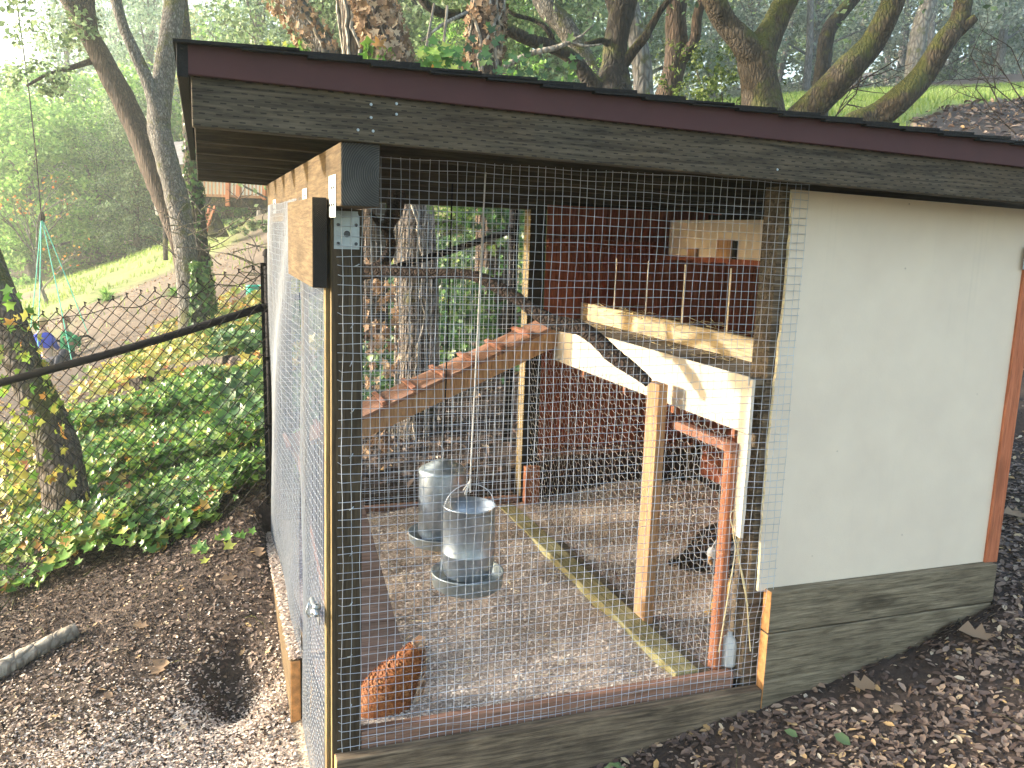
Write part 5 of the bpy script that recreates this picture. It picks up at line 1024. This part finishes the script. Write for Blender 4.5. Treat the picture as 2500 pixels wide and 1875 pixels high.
for k_, px, d, s, zn in place:
    nm, h, r, cm, bk, low = kinds[k_]
    if k_ not in PR:
        PR[k_] = proto(nm.replace(' ', '_') if k_ != 'teal' else 'grey_green_tree', nm, None, h, r, cm, bk, len(PR)+3, low=low); o = PR[k_]
    else:
        o = PR[k_].copy(); COL.objects.link(o)
        for ch in PR[k_].children:
            c = ch.copy(); COL.objects.link(c); c.parent = o
    p = at(px, 500, d); o.location = (p[0], p[1], g1(p[0], p[1])-.2); o.rotation_euler = (0, 0, r3.uniform(0, 6.28)); o.scale = (s, s, s*r3.uniform(.9, 1.15))
    lab = {'oak': 'dense olive green tree', 'teal': 'grey green soft leaved tree', 'lime': 'bright green leafy tree', 'grey': 'silvery grey thin leaved tree', 'yel': 'sunlit yellow green tree'}[k_]
    W = [(-150, 'outside the left picture edge'), (-30, 'at the left picture edge'), (55, 'behind the leaning grey trunk'), (130, 'behind the swing knot'), (200, 'just right of the swing cord'), (280, 'midway between swing cord and brown leaning tree'), (350, 'left of the brown leaning tree'), (400, 'behind the brown leaning tree'), (450, 'behind the forked pale tree'), (520, 'right of the forked pale tree'), (590, 'above the high roof corner'), (660, 'left of the vine wrapped trunk'), (740, 'behind the vine wrapped trunk'), (790, 'between the vine wrapped and shaggy trunks'), (900, 'behind the shaggy trunk'), (975, 'behind the first dead ivy trunk'), (1040, 'left of the green ivy tuft'), (1100, 'behind the green ivy tuft'), (1160, 'right of the green ivy tuft'), (1200, 'behind the second dead ivy trunk'), (1260, 'right of the second dead ivy trunk'), (1380, 'behind the long dark oak limb'), (1450, 'behind the lichen blotched trunk'), (1520, 'behind the twisted oak'), (1600, 'behind the smooth grey trunk'), (1680, 'behind the V shaped grey oak'), (1760, 'left of the mossy oak'), (1830, 'behind the left arm of the mossy oak'), (1900, 'behind the mossy oak fork'), (1980, 'right of the mossy oak fork'), (2030, 'behind the slim dark trunk'), (2100, 'beside the long mossy limb'), (2200, 'between the two mossy limbs'), (2310, 'behind the broken knob limb'), (2380, 'right of the broken knob limb'), (2450, 'above the right lawn'), (2560, 'at the right picture edge'), (9999, 'outside the right picture edge')]
    tag(o, lab+' '+next(t_ for a_, t_ in W if px <= a_)+(', in the far row' if d > 52 else ''), 'tree', lab+'s '+zones[zn])
# pale far trunks seen under the canopy at right
tp = None
for i in range(9):
    px = 1700+i*95+r3.uniform(-30, 30); d = r3.uniform(33, 46); p = at(px, 250, d); gz = g1(p[0], p[1])
    if tp is None:
        tp = MB().tube([(0, 0, -.3), (.1, 0, 2), (.05, .1, 5), (.3, 0, 9)], [.17, .14, .12, .06], 8, rough=.08).build('slender_trunk', M['bk_far'], origin=(0, 0, 0)); o = tp
    else: o = tp.copy(); COL.objects.link(o)
    o.location = (p[0], p[1], gz); o.rotation_euler = (r3.uniform(-.12, .12), r3.uniform(-.12, .12), r3.uniform(0, 6)); tag(o, 'slender hazy grey trunk '+['left of the mossy oak', 'behind the mossy oak fork', 'just right of the mossy oak', 'behind the long mossy limb', 'above the bare sapling', 'between the mossy limbs', 'behind the broken knob', 'right of the broken knob', 'near the right picture edge'][i]+' at the wood edge', 'tree trunk', 'slender trunks at the wood edge')
# out of view trees added on the sun side to shade the near ground
for (x, y, s, k_) in [(-9, -1.5, .55, 'oak'), (-13, -5, .8, 'oak'), (-12, -9, .8, 'teal')]:
    if k_ in PR:
        o = PR[k_].copy(); COL.objects.link(o)
        for ch in PR[k_].children:
            c = ch.copy(); COL.objects.link(c); c.parent = o
        o.location = (x, y, g1(x, y)-.2); o.scale = (s, s, s); o.rotation_euler = (0, 0, x); tag(o, {-9: 'small olive tree', -13: 'large olive tree', -12: 'grey green tree'}[x]+' outside the picture to the left of the camera', 'tree', 'trees left of the camera')
# ---------------------------------------------------------------- ground cover
def lawn_at(x, y):
    g_ = np.hypot(x-CAMC[0], y-CAMC[1]); a_ = np.degrees(np.arctan2(x-CAMC[0], y-CAMC[1])); w = vnoise(x, y, 2.2, 5)*3+vnoise(x, y, .7, 6)*1.2-2.1
    return smoothstep(-.6, .6, (g_-11.2+w-np.maximum(0, a_-41)*.9))*smoothstep(12, 20, a_)*(1-smoothstep(27, 30, g_+w))
def scatter(n, xr, yr, dens, seed):
    r2 = np.random.default_rng(seed); x = r2.uniform(*xr, n); y = r2.uniform(*yr, n); k = r2.random(n) < dens(x, y); return x[k], y[k], r2
def inside(x, y): return (x > -.10) & (x < 2.42) & (y > -.05) & (y < 2.06)
def gn(x, y):
    e = .08; a = (ground(x+e, y, False)-ground(x-e, y, False))/(2*e); b_ = (ground(x, y+e, False)-ground(x, y-e, False))/(2*e); return np.stack([-a, -b_, np.ones(len(x))], 1)
def cover(name, n, xr, yr, dens, seed, size, m, shape, label, cat, h=(0, .02), jit=.8, tilt=0, asp=.55, curl=.15):
    mound = .11 if name == 'ground_ivy' else 0
    x, y, r2 = scatter(n, xr, yr, lambda a, b_: dens(a, b_)*(~inside(a, b_)), seed); N3 = gn(x, y); N3[:, 1] -= tilt
    o = leaves(name, np.stack([x, y, ground(x, y)+r2.uniform(h[0], h[1], len(x))+mound*smoothstep(.3, .7, vnoise(x, y, .38, 81))], 1), N3, size[0]+(size[1]-size[0])*r2.random(len(x))**1.5*1.2, m, shape, None, jit, asp, curl); tag(o, label, cat, kind='stuff'); return o
cover('leaf_litter', 64000, (.0, 4.4), (-1.7, 1.2), lambda x, y: (.25+.75*smoothstep(.25, .6, .6*vnoise(x, y, .18, 41)+.4*vnoise(x, y, .55, 40)))*((y < .0) | (x > 2.3)), 41, (.009, .038), M['litter'], 'oval', 'brown oak leaf litter on the ground in front of the coop', 'leaf litter', (.001, .010), .42, 0, .46, .07)
cover('leaf_litter', 9000, (-2.2, -.1), (-.6, 2.4), lambda x, y: .3+.7*vnoise(x, y, .3, 71), 71, (.014, .036), M['litter'], 'oval', 'loose brown leaves on the mulch left of the coop', 'leaf litter', (.001, .010), .5, 0, .46, .07)
cover('leaf_litter', 16000, (4, 15), (3.5, 17), lambda x, y: (.4+.6*vnoise(x, y, .5, 72))*(1-lawn_at(x, y)), 72, (.05, .12), M['litter'], 'oval', 'brown leaf litter on the bank below the right lawn', 'leaf litter', (.0, .04), .9)
cover('mulch', 80000, (-2.4, .0), (-1.2, 2.6), lambda x, y: .45+.55*vnoise(x, y, .2, 42), 42, (.005, .020), M['mulch'], 'oval', 'dark bark mulch and leaf scraps beside the mesh door', 'mulch', (.0, .014), 1.1)
cover('bark_crumbs', 16000, (0, 4.5), (-1.9, 2), lambda x, y: (.5+.5*vnoise(x, y, .2, 43))*((y < 0) | (x > 2.3)), 43, (.006, .018), M['mulch'], 'quad', 'fine dark crumbs between the fallen leaves at right', 'mulch', (.0, .01), 1.2)
fy = lambda x: 2.04-(x+.06)*.08
cover('leaf_litter', 22000, (-.6, 7), (2.1, 11), lambda x, y: (.4+.6*vnoise(x, y, .4, 44))*np.exp(-np.maximum(0, np.hypot(x, y)-5)*.2), 44, (.03, .075), M['litter'], 'oval', 'brown leaf litter on the bank behind the coop', 'leaf litter', (.0, .02), .9)
cover('leaf_litter', 7000, (-6, .5), (6, 20), lambda x, y: .3+.5*vnoise(x, y, .6, 45), 45, (.03, .07), M['ivy_dry'], 'oval', 'scattered leaf litter along the dirt path by the swing', 'leaf litter', (.0, .03), .9)
patchy = lambda x, y, s, sd, lo, hi: smoothstep(lo, hi, vnoise(x, y, s, sd)*.7+vnoise(x, y, s*.3, sd+1)*.3)
cover('ground_ivy', 26000, (-1.9, .12), (2.0, 5.6), lambda x, y: smoothstep(-.12, .25, y-fy(x)+.3*(vnoise(x, y, .35, 48)-.5))*smoothstep(-1.35, -.6, x+.12*(y-2)+.5*(vnoise(x, y, .6, 47)-.5)), 46, (.035, .068), M['ivy'], 'ivy', 'dense green ground ivy just beyond the fence', 'ivy', (.01, .13), .75, .25)
cover('ground_ivy', 7000, (-2.6, -.7), (2.0, 5.4), lambda x, y: smoothstep(-.1, .3, y-fy(x)+.3*(vnoise(x, y, .35, 48)-.5))*(.25+.75*patchy(x, y, .8, 49, .4, .6)), 50, (.04, .08), M['ivy_y'], 'ivy', 'yellowing ivy around the leaning trunk at left', 'ivy', (.01, .12), .8, .3)
cover('ground_ivy', 15000, (-2.0, 2.6), (5.2, 13), lambda x, y: patchy(x, y, 1.3, 51, .38, .52)*smoothstep(-2.2, -1.0, x-(y-6)*.10)*(np.hypot(x-bag_xy[0], y-bag_xy[1]) > .45), 52, (.06, .11), M['ivy_y'], 'ivy', 'pale yellow green ivy on the slope around the trees', 'ivy', (.01, .14), .8, .3)
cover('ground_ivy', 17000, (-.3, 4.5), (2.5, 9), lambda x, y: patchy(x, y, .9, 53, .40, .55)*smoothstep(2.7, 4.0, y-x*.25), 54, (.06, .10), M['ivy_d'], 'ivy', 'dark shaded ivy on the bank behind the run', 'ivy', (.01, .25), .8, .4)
# twigs lying on the ground
def sticks(name, n, xr, yr, ok, seed, r, L, label):
    rr = random.Random(seed); mb = MB(); c = 0
    while c < n:
        x, y = rr.uniform(*xr), rr.uniform(*yr)
        if not ok(x, y): continue
        a = rr.uniform(0, 6.28); l = L*rr.uniform(.4, 1.3); P = []; lift = rr.uniform(.004, .03)
        for k in range(6): P.append((x, y, g1(x, y)+.006+lift*math.sin(k/5*3.14))); x += math.cos(a)*l/5; y += math.sin(a)*l/5; a += rr.uniform(-.45, .45)
        mb.tube(P, [r*rr.uniform(.6, 1.2)*(1-.12*k) for k in range(6)], 4, cap=False); c += 1
    o = mb.build(name, M['bk_grey']); tag(o, label, 'twigs', kind='stuff')
sticks('fallen_twigs', 90, (.1, 4.0), (-1.6, .6), lambda x, y: y < -.1 or x > 2.5, 5, .0022, .22, 'thin fallen twigs lying over the leaf litter at right')
sticks('fallen_twigs', 110, (-2.2, -.2), (-.2, 2.3), lambda x, y: True, 6, .0020, .20, 'thin roots and twigs lying on the mulch at left')
sticks('ivy_runners', 160, (-1.9, .0), (2.1, 4.5), lambda x, y: True, 7, .0035, .5, 'woody trailing ivy runners through the green ivy')
# sprigs
cover('ivy_sprig', 60, (-.5, -.1), (1.55, 1.95), lambda x, y: np.exp(-((x+.30)**2+(y-1.75)**2)/.01), 55, (.04, .06), M['ivy'], 'ivy', 'small green ivy sprig on the mulch near the coop corner', 'ivy', (.02, .05), .6, .4)
# ferny tall ivy hung on fence behind: hanging curtain
x, y, r2 = scatter(6000, (.9, 2.2), (3.2, 3.7), lambda a, b_: .9+0*a, 57); z = ground(x, y)+r2.uniform(.3, 2.6, len(x))*(.5+.5*vnoise(x, y*3, .3, 58)); k = r2.random(len(x)) < smoothstep(.25, .6, vnoise(x*1.3, z, .35, 59))*.8
iv = leaves('hanging_ivy', np.stack([x, y, z], 1)[k], np.tile([-.3, -1, .3], (k.sum(), 1)), r2.uniform(.035, .075, k.sum()), M['ivy_d'], 'ivy', None, .8, .8, .12); tag(iv, 'curtain of dark ivy climbing behind the rear fence', 'ivy', kind='stuff')
# grass blades on both lawns
def blades(name, n, xr, yr, dens, seed, h, label):
    x, y, r2 = scatter(n, xr, yr, dens, seed); z = ground(x, y); a = r2.uniform(0, 6.28, len(x)); hh = r2.uniform(.5, 1.2, len(x))*h; w_ = hh*.12; l = r2.normal(0, .3, (len(x), 2))*hh[:, None]
    V = np.stack([np.stack([x-w_*np.cos(a), y-w_*np.sin(a), z-.01], 1), np.stack([x+w_*np.cos(a), y+w_*np.sin(a), z-.01], 1), np.stack([x+l[:, 0], y+l[:, 1], z+hh], 1)], 1)
    o = fastmesh(name, V, None, M['grass'], None, faces=[(0, 1, 2)]); tag(o, label, 'grass', kind='stuff')
M['grass'] = leafmat('lawn_grass', [(0, (.12, .20, .03)), (.5, (.20, .31, .05)), (1, (.34, .40, .13))], .4, .5)
def lm(x, y):
    gd = np.hypot(x-CAMC[0], y-CAMC[1]); az = np.degrees(np.arctan2(x-CAMC[0], y-CAMC[1])); w = vnoise(x, y, 2.2, 5)*3+vnoise(x, y, .7, 6)*1.2-2.1; return gd, az, w
def dR(x, y): g_, a_, w = lm(x, y); return smoothstep(-.6, .6, (g_-11.2+w-np.maximum(0, a_-41)*.9))*smoothstep(12, 20, a_)*(1-smoothstep(27, 30, g_+w))*.9
def dL(x, y): g_, a_, w = lm(x, y); return .6*smoothstep(-1, 1, (g_-21.5+w*1.5-(a_+10)*.25))*(1-smoothstep(1, 4, a_))*(1-smoothstep(36, 40, g_+w))*smoothstep(.3, .6, vnoise(x, y, 1.9, 8))
blades('lawn_grass', 80000, (4, 22), (6, 26), dR, 61, .10, 'short bright grass on the sunlit right lawn'); blades('lawn_grass', 30000, (-9, 1), (15, 40), lambda x, y: np.clip(dL(x, y)*1.2+.12, 0, 1)*smoothstep(.35, .6, vnoise(x, y, .9, 83)), 62, .13, 'patchy pale grass on the left slope')
# strap leaved clumps
for i, (px, py, d, s, lab) in enumerate([(262, 735, 17, .62, 'large strap leaved clump on the left slope, nearest the path'), (425, 722, 15, .42, 'smaller strap leaved clump left of the forked tree')]):
    p, _ = hit(px, py); z = p[2]; r2 = np.random.default_rng(70+i); n = 130; a = r2.uniform(0, 6.28, n); el = r2.uniform(.25, 1.35, n); L = s*r2.uniform(.6, 1.05, n); dx, dy = np.cos(a)*np.cos(el), np.sin(a)*np.cos(el); w_ = .016*s/.5
    def q(t, sgn): return np.stack([p[0]+dx*L*t-sgn*np.sin(a)*w_*(1-t*.8), p[1]+dy*L*t+sgn*np.cos(a)*w_*(1-t*.8), z+np.sin(el)*L*t-.45*L*t*t], 1)
    V = np.stack([q(0, -1), q(0, 1), q(.5, -1.3), q(.5, 1.3), q(1, -1), q(1, 1)], 1)
    o = fastmesh('strap_leaf_clump', V, None, M['f_lime'], None, origin=(p[0], p[1], z), faces=[(0, 1, 3, 2), (2, 3, 5, 4)]); tag(o, lab, 'plant')
# weed at lower centre
p = np.array([.82, -.13, g1(.82, -.13)]); wv = thing('small_weed', 'little green weed sprouting against the front skirt board', 'weed', tuple(p))
leaves('weed_leaves', p+np.stack([rng.normal(0, .02, 9), rng.normal(0, .012, 9), rng.uniform(.01, .06, 9)], 1), np.tile([0, -.6, 1], (9, 1)), rng.uniform(.025, .038, 9), M['f_oak1'], 'oval', wv, .6, .5, .1)
# small fruit tree with orange leaves far left
ft = thing('bare_fruit_tree', 'nearly bare small tree with a few orange leaves at far left', 'tree', tuple(at(120, 640, 22)))
mb = MB(); rr = random.Random(9); tips = []
def tw3(p, dv, l, w_, lev):
    p = np.array(p); dv = np.array(dv)/np.linalg.norm(dv); P = [p]
    for k in range(4): dv = dv+np.array([rr.uniform(-.22, .22), rr.uniform(-.22, .22), rr.uniform(-.06, .12)]); dv /= np.linalg.norm(dv); P.append(P[-1]+dv*l/4)
    mb.tube(P, [w_*(1-.15*i) for i in range(5)], 5, cap=False); tips.append(P[-1])
    if lev < 4:
        for k in range(3 if lev else 5): tw3(P[rr.randint(1, 4)], dv+np.array([rr.uniform(-1, 1), rr.uniform(-1, 1), rr.uniform(-.2, .5)]), l*.68, w_*.55, lev+1)
b0 = at(112, 655, 22); b0[2] = g1(b0[0], b0[1])-.05; tw3(b0, (-.25, 0, 1), 1.7, .055, 0); mb.build('branches', M['bk_far'], ft)
tips = np.array(tips); k = rng.random(len(tips)) < .4; leaves('orange_leaves', np.repeat(tips[k], 2, 0)+rng.normal(0, .06, (2*k.sum(), 3)), up(2*k.sum()), rng.uniform(.05, .10, 2*k.sum()), fol('orange_leaves', [(.5, .16, .04), (.6, .28, .06), (.5, .4, .1)]), 'diamond', ft, 1.5, .8, .1)
# ---------------------------------------------------------------- children on the swing
KD = 15.5
sw = thing('rope_swing', 'net platform swing hung on teal ropes from a high cord', 'swing', tuple(at(190, 880, KD)))
M['teal_r'] = plain('teal_rope', (.10, .50, .38), .8, 0, .2, 60, .2)
fr = [at(x, y, d) for x, y, d in ((70, 850, KD+.1), (215, 820, KD+.9), (232, 872, KD+.4), (180, 905, KD-.4), (90, 905, KD-.6))]
MB().tube(curve(fr+[fr[0]], 3), .022, 8, cap=False).build('frame', M['black'], sw, smooth=True)
mb = MB(); cen = sum(fr)/5
for k in range(9):
    t = k/8; a = fr[0]*(1-t)+fr[1]*t; b_ = fr[4]*(1-t)+fr[2]*t; mb.tube([a, (a+b_)/2-np.array([0, 0, .05]), b_], .006, 4, cap=False); a = fr[0]*(1-t)+fr[4]*t; b_ = fr[1]*(1-t)+fr[2]*t; mb.tube([a, (a+b_)/2-np.array([0, 0, .05]), b_], .006, 4, cap=False)
mb.build('net', M['bk_grey'], sw)['kind'] = 'stuff'
kn = at(101, 530, KD+.2); mb = MB()
for q in (fr[0], at(215, 815, KD+.6), fr[3], fr[4]): MB().tube([kn, kn*.5+q*.5+np.array([.01, 0, 0]), q], .009, 5).build('rope', M['teal_r'], sw)
MB().tube([kn, at(88, 380, KD+.1), at(68, 200, KD), at(40, 0, KD), at(28, -140, KD)], .012, 6).build('hanging_cord', M['bk_dark'], sw)
MB().tube([kn-np.array([0, 0, .12]), kn, kn+np.array([.01, 0, .09])], [.03, .06, .03], 8, rough=.3).build('knot', M['black'], sw)
M['skin_p'] = plain('light_skin', (.52, .32, .23), .6, 0, .05, 10, 0); M['blue'] = plain('royal_blue_cloth', (.012, .045, .50), .8, 0, .15, 12, .2); M['greenc'] = plain('kelly_green_cloth', (.015, .27, .10), .8, 0, .15, 12, .2); M['navy'] = plain('dark_navy_cloth', (.012, .016, .035), .85, 0, .2, 12, .2)
M['hair_b'] = plain('blond_hair', (.42, .29, .14), .7, 0, .2, 60, .4); M['hair_br'] = plain('light_brown_hair', (.24, .13, .07), .7, 0, .2, 60, .4); M['shoe'] = plain('pale_trainers', (.40, .42, .20), .7, 0, .2, 30, .1)
S1 = KD/FPX
def kid(label, px, py, sh, arms, face, hairm, d, legs):
    # px,py pixel of the seat; offsets in photo pixels (x right, y down, toward camera metres)
    t = thing('person', label, 'person', tuple(at(px, py, d)))
    def q(dx, dy, dd=0): return at(px+dx, py+dy, d+dd)
    pel, sp_, ch, nk, hd = q(0, -8), q(sh[0]*.4, -34), q(sh[0]*.8, -62), q(sh[0], -80), q(sh[0]+face[0], -96)
    V = [pel, sp_, ch, nk, hd]; E = [(0, 1), (1, 2), (2, 3), (3, 4)]; Rr = [.115, .105, .115, .045, .075]
    def chain_(root, pts, rs):
        pr = root
        for p, r in zip(pts, rs): V.append(q(*p)); E.append((pr, len(V)-1)); Rr.append(r); pr = len(V)-1
        return pr
    for a in arms: chain_(2, a, [.052, .036, .028, .026])
    for l in legs: chain_(0, l, [.08, .055, .04, .04])
    skinned('body', V, E, Rr, M['skin_p'], t, 2, 0)
    V2 = [pel, sp_, ch, q(sh[0], -77)]; E2 = [(0, 1), (1, 2), (2, 3)]; R2 = [.13, .122, .128, .06]
    for a in arms:
        pr = 2
        for p, r in list(zip(a, [.062, .048, .042]))[:3 if len(a) > 3 else 2]: V2.append(q(*p)); E2.append((pr, len(V2)-1)); R2.append(r); pr = len(V2)-1
    skinned('shirt', V2, E2, R2, M['blue'] if 'blue' in label else M['greenc'], t, 2, 0)
    V3 = [q(0, -14), q(0, 0)]; E3 = [(0, 1)]; R3 = [.135, .135]
    for l in legs:
        pr = 1
        for p, r in list(zip(l, [.09, .07, .055]))[:3]: V3.append(q(*p)); E3.append((pr, len(V3)-1)); R3.append(r); pr = len(V3)-1
    skinned('trousers', V3, E3, R3, M['navy'], t, 2, 1)
    for l in legs:
        f = q(*l[-1]); MB().tube([f+np.array([-.02, .02, .01]), f+np.array([0, -.06, -.01]), f+np.array([.01, -.13, -.02])], [.04, .045, .03], 8).build('shoe', M['shoe'], t, smooth=True)
    hm = MB(); c = hd; fd_ = np.array(face[1]); fd_ = fd_/np.linalg.norm(fd_); vs = []; nn = 14; mm = 9
    hm.lathe((0, 0, 0), [(.001, .095)]+[(.093*math.sin(a), .095*math.cos(a)) for a in np.linspace(.25, 2.0, 8)], nn)
    hv = [np.array(v)+np.array(c)-fd_*.022+np.array([0, 0, .016]) for v in hm.v]; hm.v = [tuple(v) for v in hv]; hm.build('hair', M[hairm], t, smooth=True)
    sd = np.cross(fd_, [0, 0, 1]); sd /= np.linalg.norm(sd)
    for s in (-1, 1):
        e = c+fd_*.082+sd*s*.03+np.array([0, 0, .005]); MB().lathe(tuple(e-np.array([0, 0, .008])), [(0, 0), (.008, .004), (.009, .008), (.006, .014), (0, .016)], 8).build('eye', M['eye'], t, smooth=True)
        e = c+sd*s*.085; MB().lathe(tuple(e-np.array([0, 0, .02])), [(0, 0), (.012, .01), (.014, .024), (.008, .036), (0, .04)], 8).build('ear', M['skin_p'], t, smooth=True)
    MB().tube([c+fd_*.078+np.array([0, 0, .012]), c+fd_*.104-np.array([0, 0, .014]), c+fd_*.082-np.array([0, 0, .02])], [.006, .013, .008], 6).build('nose', M['skin_p'], t, smooth=True)
    MB().tube([c+fd_*.080+sd*.022-np.array([0, 0, .042]), c+fd_*.086-np.array([0, 0, .045]), c+fd_*.080-sd*.022-np.array([0, 0, .042])], .005, 5).build('mouth', M['comb'], t, smooth=True)
    return t
kid('child in a royal blue top seen from behind, seated on the swing at left', 112, 885, (-8,), [[(-26, -60, -.05), (-30, -42, -.05), (-34, -60, .1), (-36, -74, .2)], [(14, -60, .05), (24, -40, .1), (30, -34, .2), (34, -36, .25)]], (-2, (-.6, .8, 0)), 'hair_b', KD-.1,
    [[(12, 0, -.1), (34, -12, -.2), (22, 20, -.3), (18, 22, -.32)], [(4, 0, .1), (22, -4, .0), (8, 20, -.1), (4, 24, -.12)]])
kid('child in a green long sleeved top leaning back and gripping the swing rope', 168, 880, (-12,), [[(-8, -52, -.1), (8, -50, -.15), (20, -62, -.1), (24, -70, -.05)], [(10, -54, .1), (26, -36, .1), (22, -60, .05), (20, -66, 0)]], (0, (-.7, -.7, .1)), 'hair_br', KD,
    [[(-8, 0, -.1), (-12, -26, -.2), (-26, 12, -.3), (-32, 22, -.35)], [(2, 2, .1), (6, -24, 0), (-8, 14, -.2), (-14, 20, -.25)]])
# ---------------------------------------------------------------- house and deck far behind
M['h_white'] = plain('pale_house_wall', (.62, .60, .54), .8, 0, .05, 2, .05); M['h_or'] = plain('orange_stained_wood', (.52, .20, .09), .7, 0, .15, 4, .1); M['h_rail'] = plain('pale_stained_balusters', (.52, .30, .18), .7, 0, .1, 4, .1); M['h_roof'] = plain('grey_roof_shingles', (.20, .19, .19), .9, 0, .3, 6, .2)
DD = 24.
dk = thing('house_with_deck', 'pale house corner with an orange stained raised deck seen under the roof eave', 'house', tuple(at(560, 600, DD)))
def wq(px, py, d=DD): return np.array(at(px, py, d))
def panel(name, pts, m, th=.12, par=dk):
    v = CAMR[2]*th; pts = [np.array(p) for p in pts]; k = len(pts); mb = MB().add([tuple(p) for p in pts]+[tuple(p+v) for p in pts], [tuple(range(k)), tuple(range(2*k-1, k-1, -1))]+[(i, i+k, (i+1) % k+k, (i+1) % k) for i in range(k)]); return mb.build(name, M[m], par)
panel('wall', [wq(380, 525, 25), wq(449, 520, 25), wq(449, 405, 25), wq(360, 410, 25)], 'h_white')
panel('wall', [wq(452, 476, 26.5), wq(760, 484, 26.5), wq(760, 330, 26.5), wq(452, 330, 26.5)], 'h_white')
panel('corner_board', [wq(449, 525, 24.9), wq(465, 525, 24.9), wq(465, 398, 24.9), wq(447, 400, 24.9)], 'h_or', .06)
panel('roof', [wq(350, 412, 24.6), wq(470, 398, 24.6), wq(452, 345, 27), wq(330, 350, 27)], 'h_roof', .1)
panel('deck_beam', [wq(462, 500), wq(780, 512), wq(780, 488), wq(462, 478)], 'bk_dark', .12)
panel('deck_edge', [wq(462, 478, 23.95), wq(780, 489, 23.95), wq(780, 483, 23.95), wq(462, 472, 23.95)], 'h_rail', .1)
for x, w_ in ((550, 9), (575, 10), (640, 8), (700, 9)):
    panel('deck_post', [wq(x, 502 if x == 550 else 484+(x-550)*.03, 23.85), wq(x+w_, 502 if x == 550 else 484+(x-550)*.03, 23.85), wq(x+w_, 400, 23.85), wq(x, 400, 23.85)], 'h_or', .10)
panel('top_rail', [wq(462, 448-6, 23.9), wq(780, 452-6, 23.9), wq(780, 445-6, 23.9), wq(462, 441-6, 23.9)], 'h_rail', .06)
bpx = 470
while bpx < 770:
    panel('baluster', [wq(bpx, 475+(bpx-462)*.033, 23.92), wq(bpx+3, 475+(bpx-462)*.033, 23.92), wq(bpx+3, 443, 23.92), wq(bpx, 443, 23.92)], 'h_rail', .03); bpx += 9
MB().bar(wq(590, 452, 23.7), wq(655, 485, 23.7), .05, .05).build('brace', M['bk_dark'], dk)
ld = thing('wooden_ladder', 'orange wooden stair ladder leaning up to the deck', 'ladder', tuple(at(492, 600, 23)))
for s in (0, 22): MB().bar(at(490+s*.6, 568-s*.2, 22.6), at(512+s*.55, 506, 23.4), .05, .10).build('stringer', M['h_or'], ld)
for k in range(7): t = k/6.5; MB().bar(at(491+22*t, 560-52*t, 22.6+.8*t), at(504+22*t, 560-52*t, 22.6+.8*t), .12, .03).build('step', M['h_rail'], ld)
tt = thing('dark_lean_to', 'dark triangular shelter below the deck beside the ladder', 'shelter', tuple(at(530, 572, 23)))
panel('side', [wq(505, 572, 22.8), wq(545, 570, 22.8), wq(516, 512, 23.2)], 'bk_dark', .5, tt)
gc = thing('curved_slatted_gate', 'small curved dark slatted gate on the grass under the deck', 'gate', tuple(at(548, 536, 24)))
for k in range(8): x = 541+k*3.4; MB().tube([at(x, 535-k*.4, 24), at(x+2, 519-5*math.sin(k/7*3.1), 24)], .015, 5).build('slat', M['bk_dark'], gc)
MB().tube([at(540, 534, 24), at(543, 520, 24), at(552, 513, 24), at(565, 514, 24)], .02, 5).build('top_bar', M['bk_dark'], gc)
# hedge strip under the deck grass
p = at(600, 545, 24)
hd_ = thing('low_hedge', 'low dark hedge at the edge of the bright grass under the deck', 'hedge', tuple(p)); blobs([tuple(at(560+k*22, 555-k*3, 22))+(.35, .25) for k in range(6)], 900, .09, M['f_oak'], 'foliage', hd_, 33, 20, .2)
# ---------------------------------------------------------------- haze
HZ = True
if HZ:
    bpy.context.view_layer.update()
    lo, hi = 1e9, -1e9; ex = [1e9, -1e9, 1e9, -1e9]
    for o in S.objects:
        if o.type != 'MESH': continue
        for c in o.bound_box:
            q = o.matrix_world@Vector(c); lo = min(lo, q.z); hi = max(hi, q.z); ex = [min(ex[0], q.x), max(ex[1], q.x), min(ex[2], q.y), max(ex[3], q.y)]
    print('haze extents', lo, hi, ex)
    mb = MB().box(ex[0]-1, ex[1]+1, ex[2]-1, ex[3]+1, lo-1, hi+.5); m = bpy.data.materials.new('pale_haze'); m.use_nodes = True; n = m.node_tree; n.nodes.clear(); pv = n.nodes.new('ShaderNodeVolumePrincipled'); pv.inputs['Color'].default_value = (.86, .97, .93, 1); pv.inputs['Density'].default_value = .0031; pv.inputs['Anisotropy'].default_value = .5; ou = n.nodes.new('ShaderNodeOutputMaterial'); n.links.new(pv.outputs[0], ou.inputs['Volume'])
    hb = mb.build('haze', m); tag(hb, 'pale morning haze filling the wood', 'haze', kind='stuff')
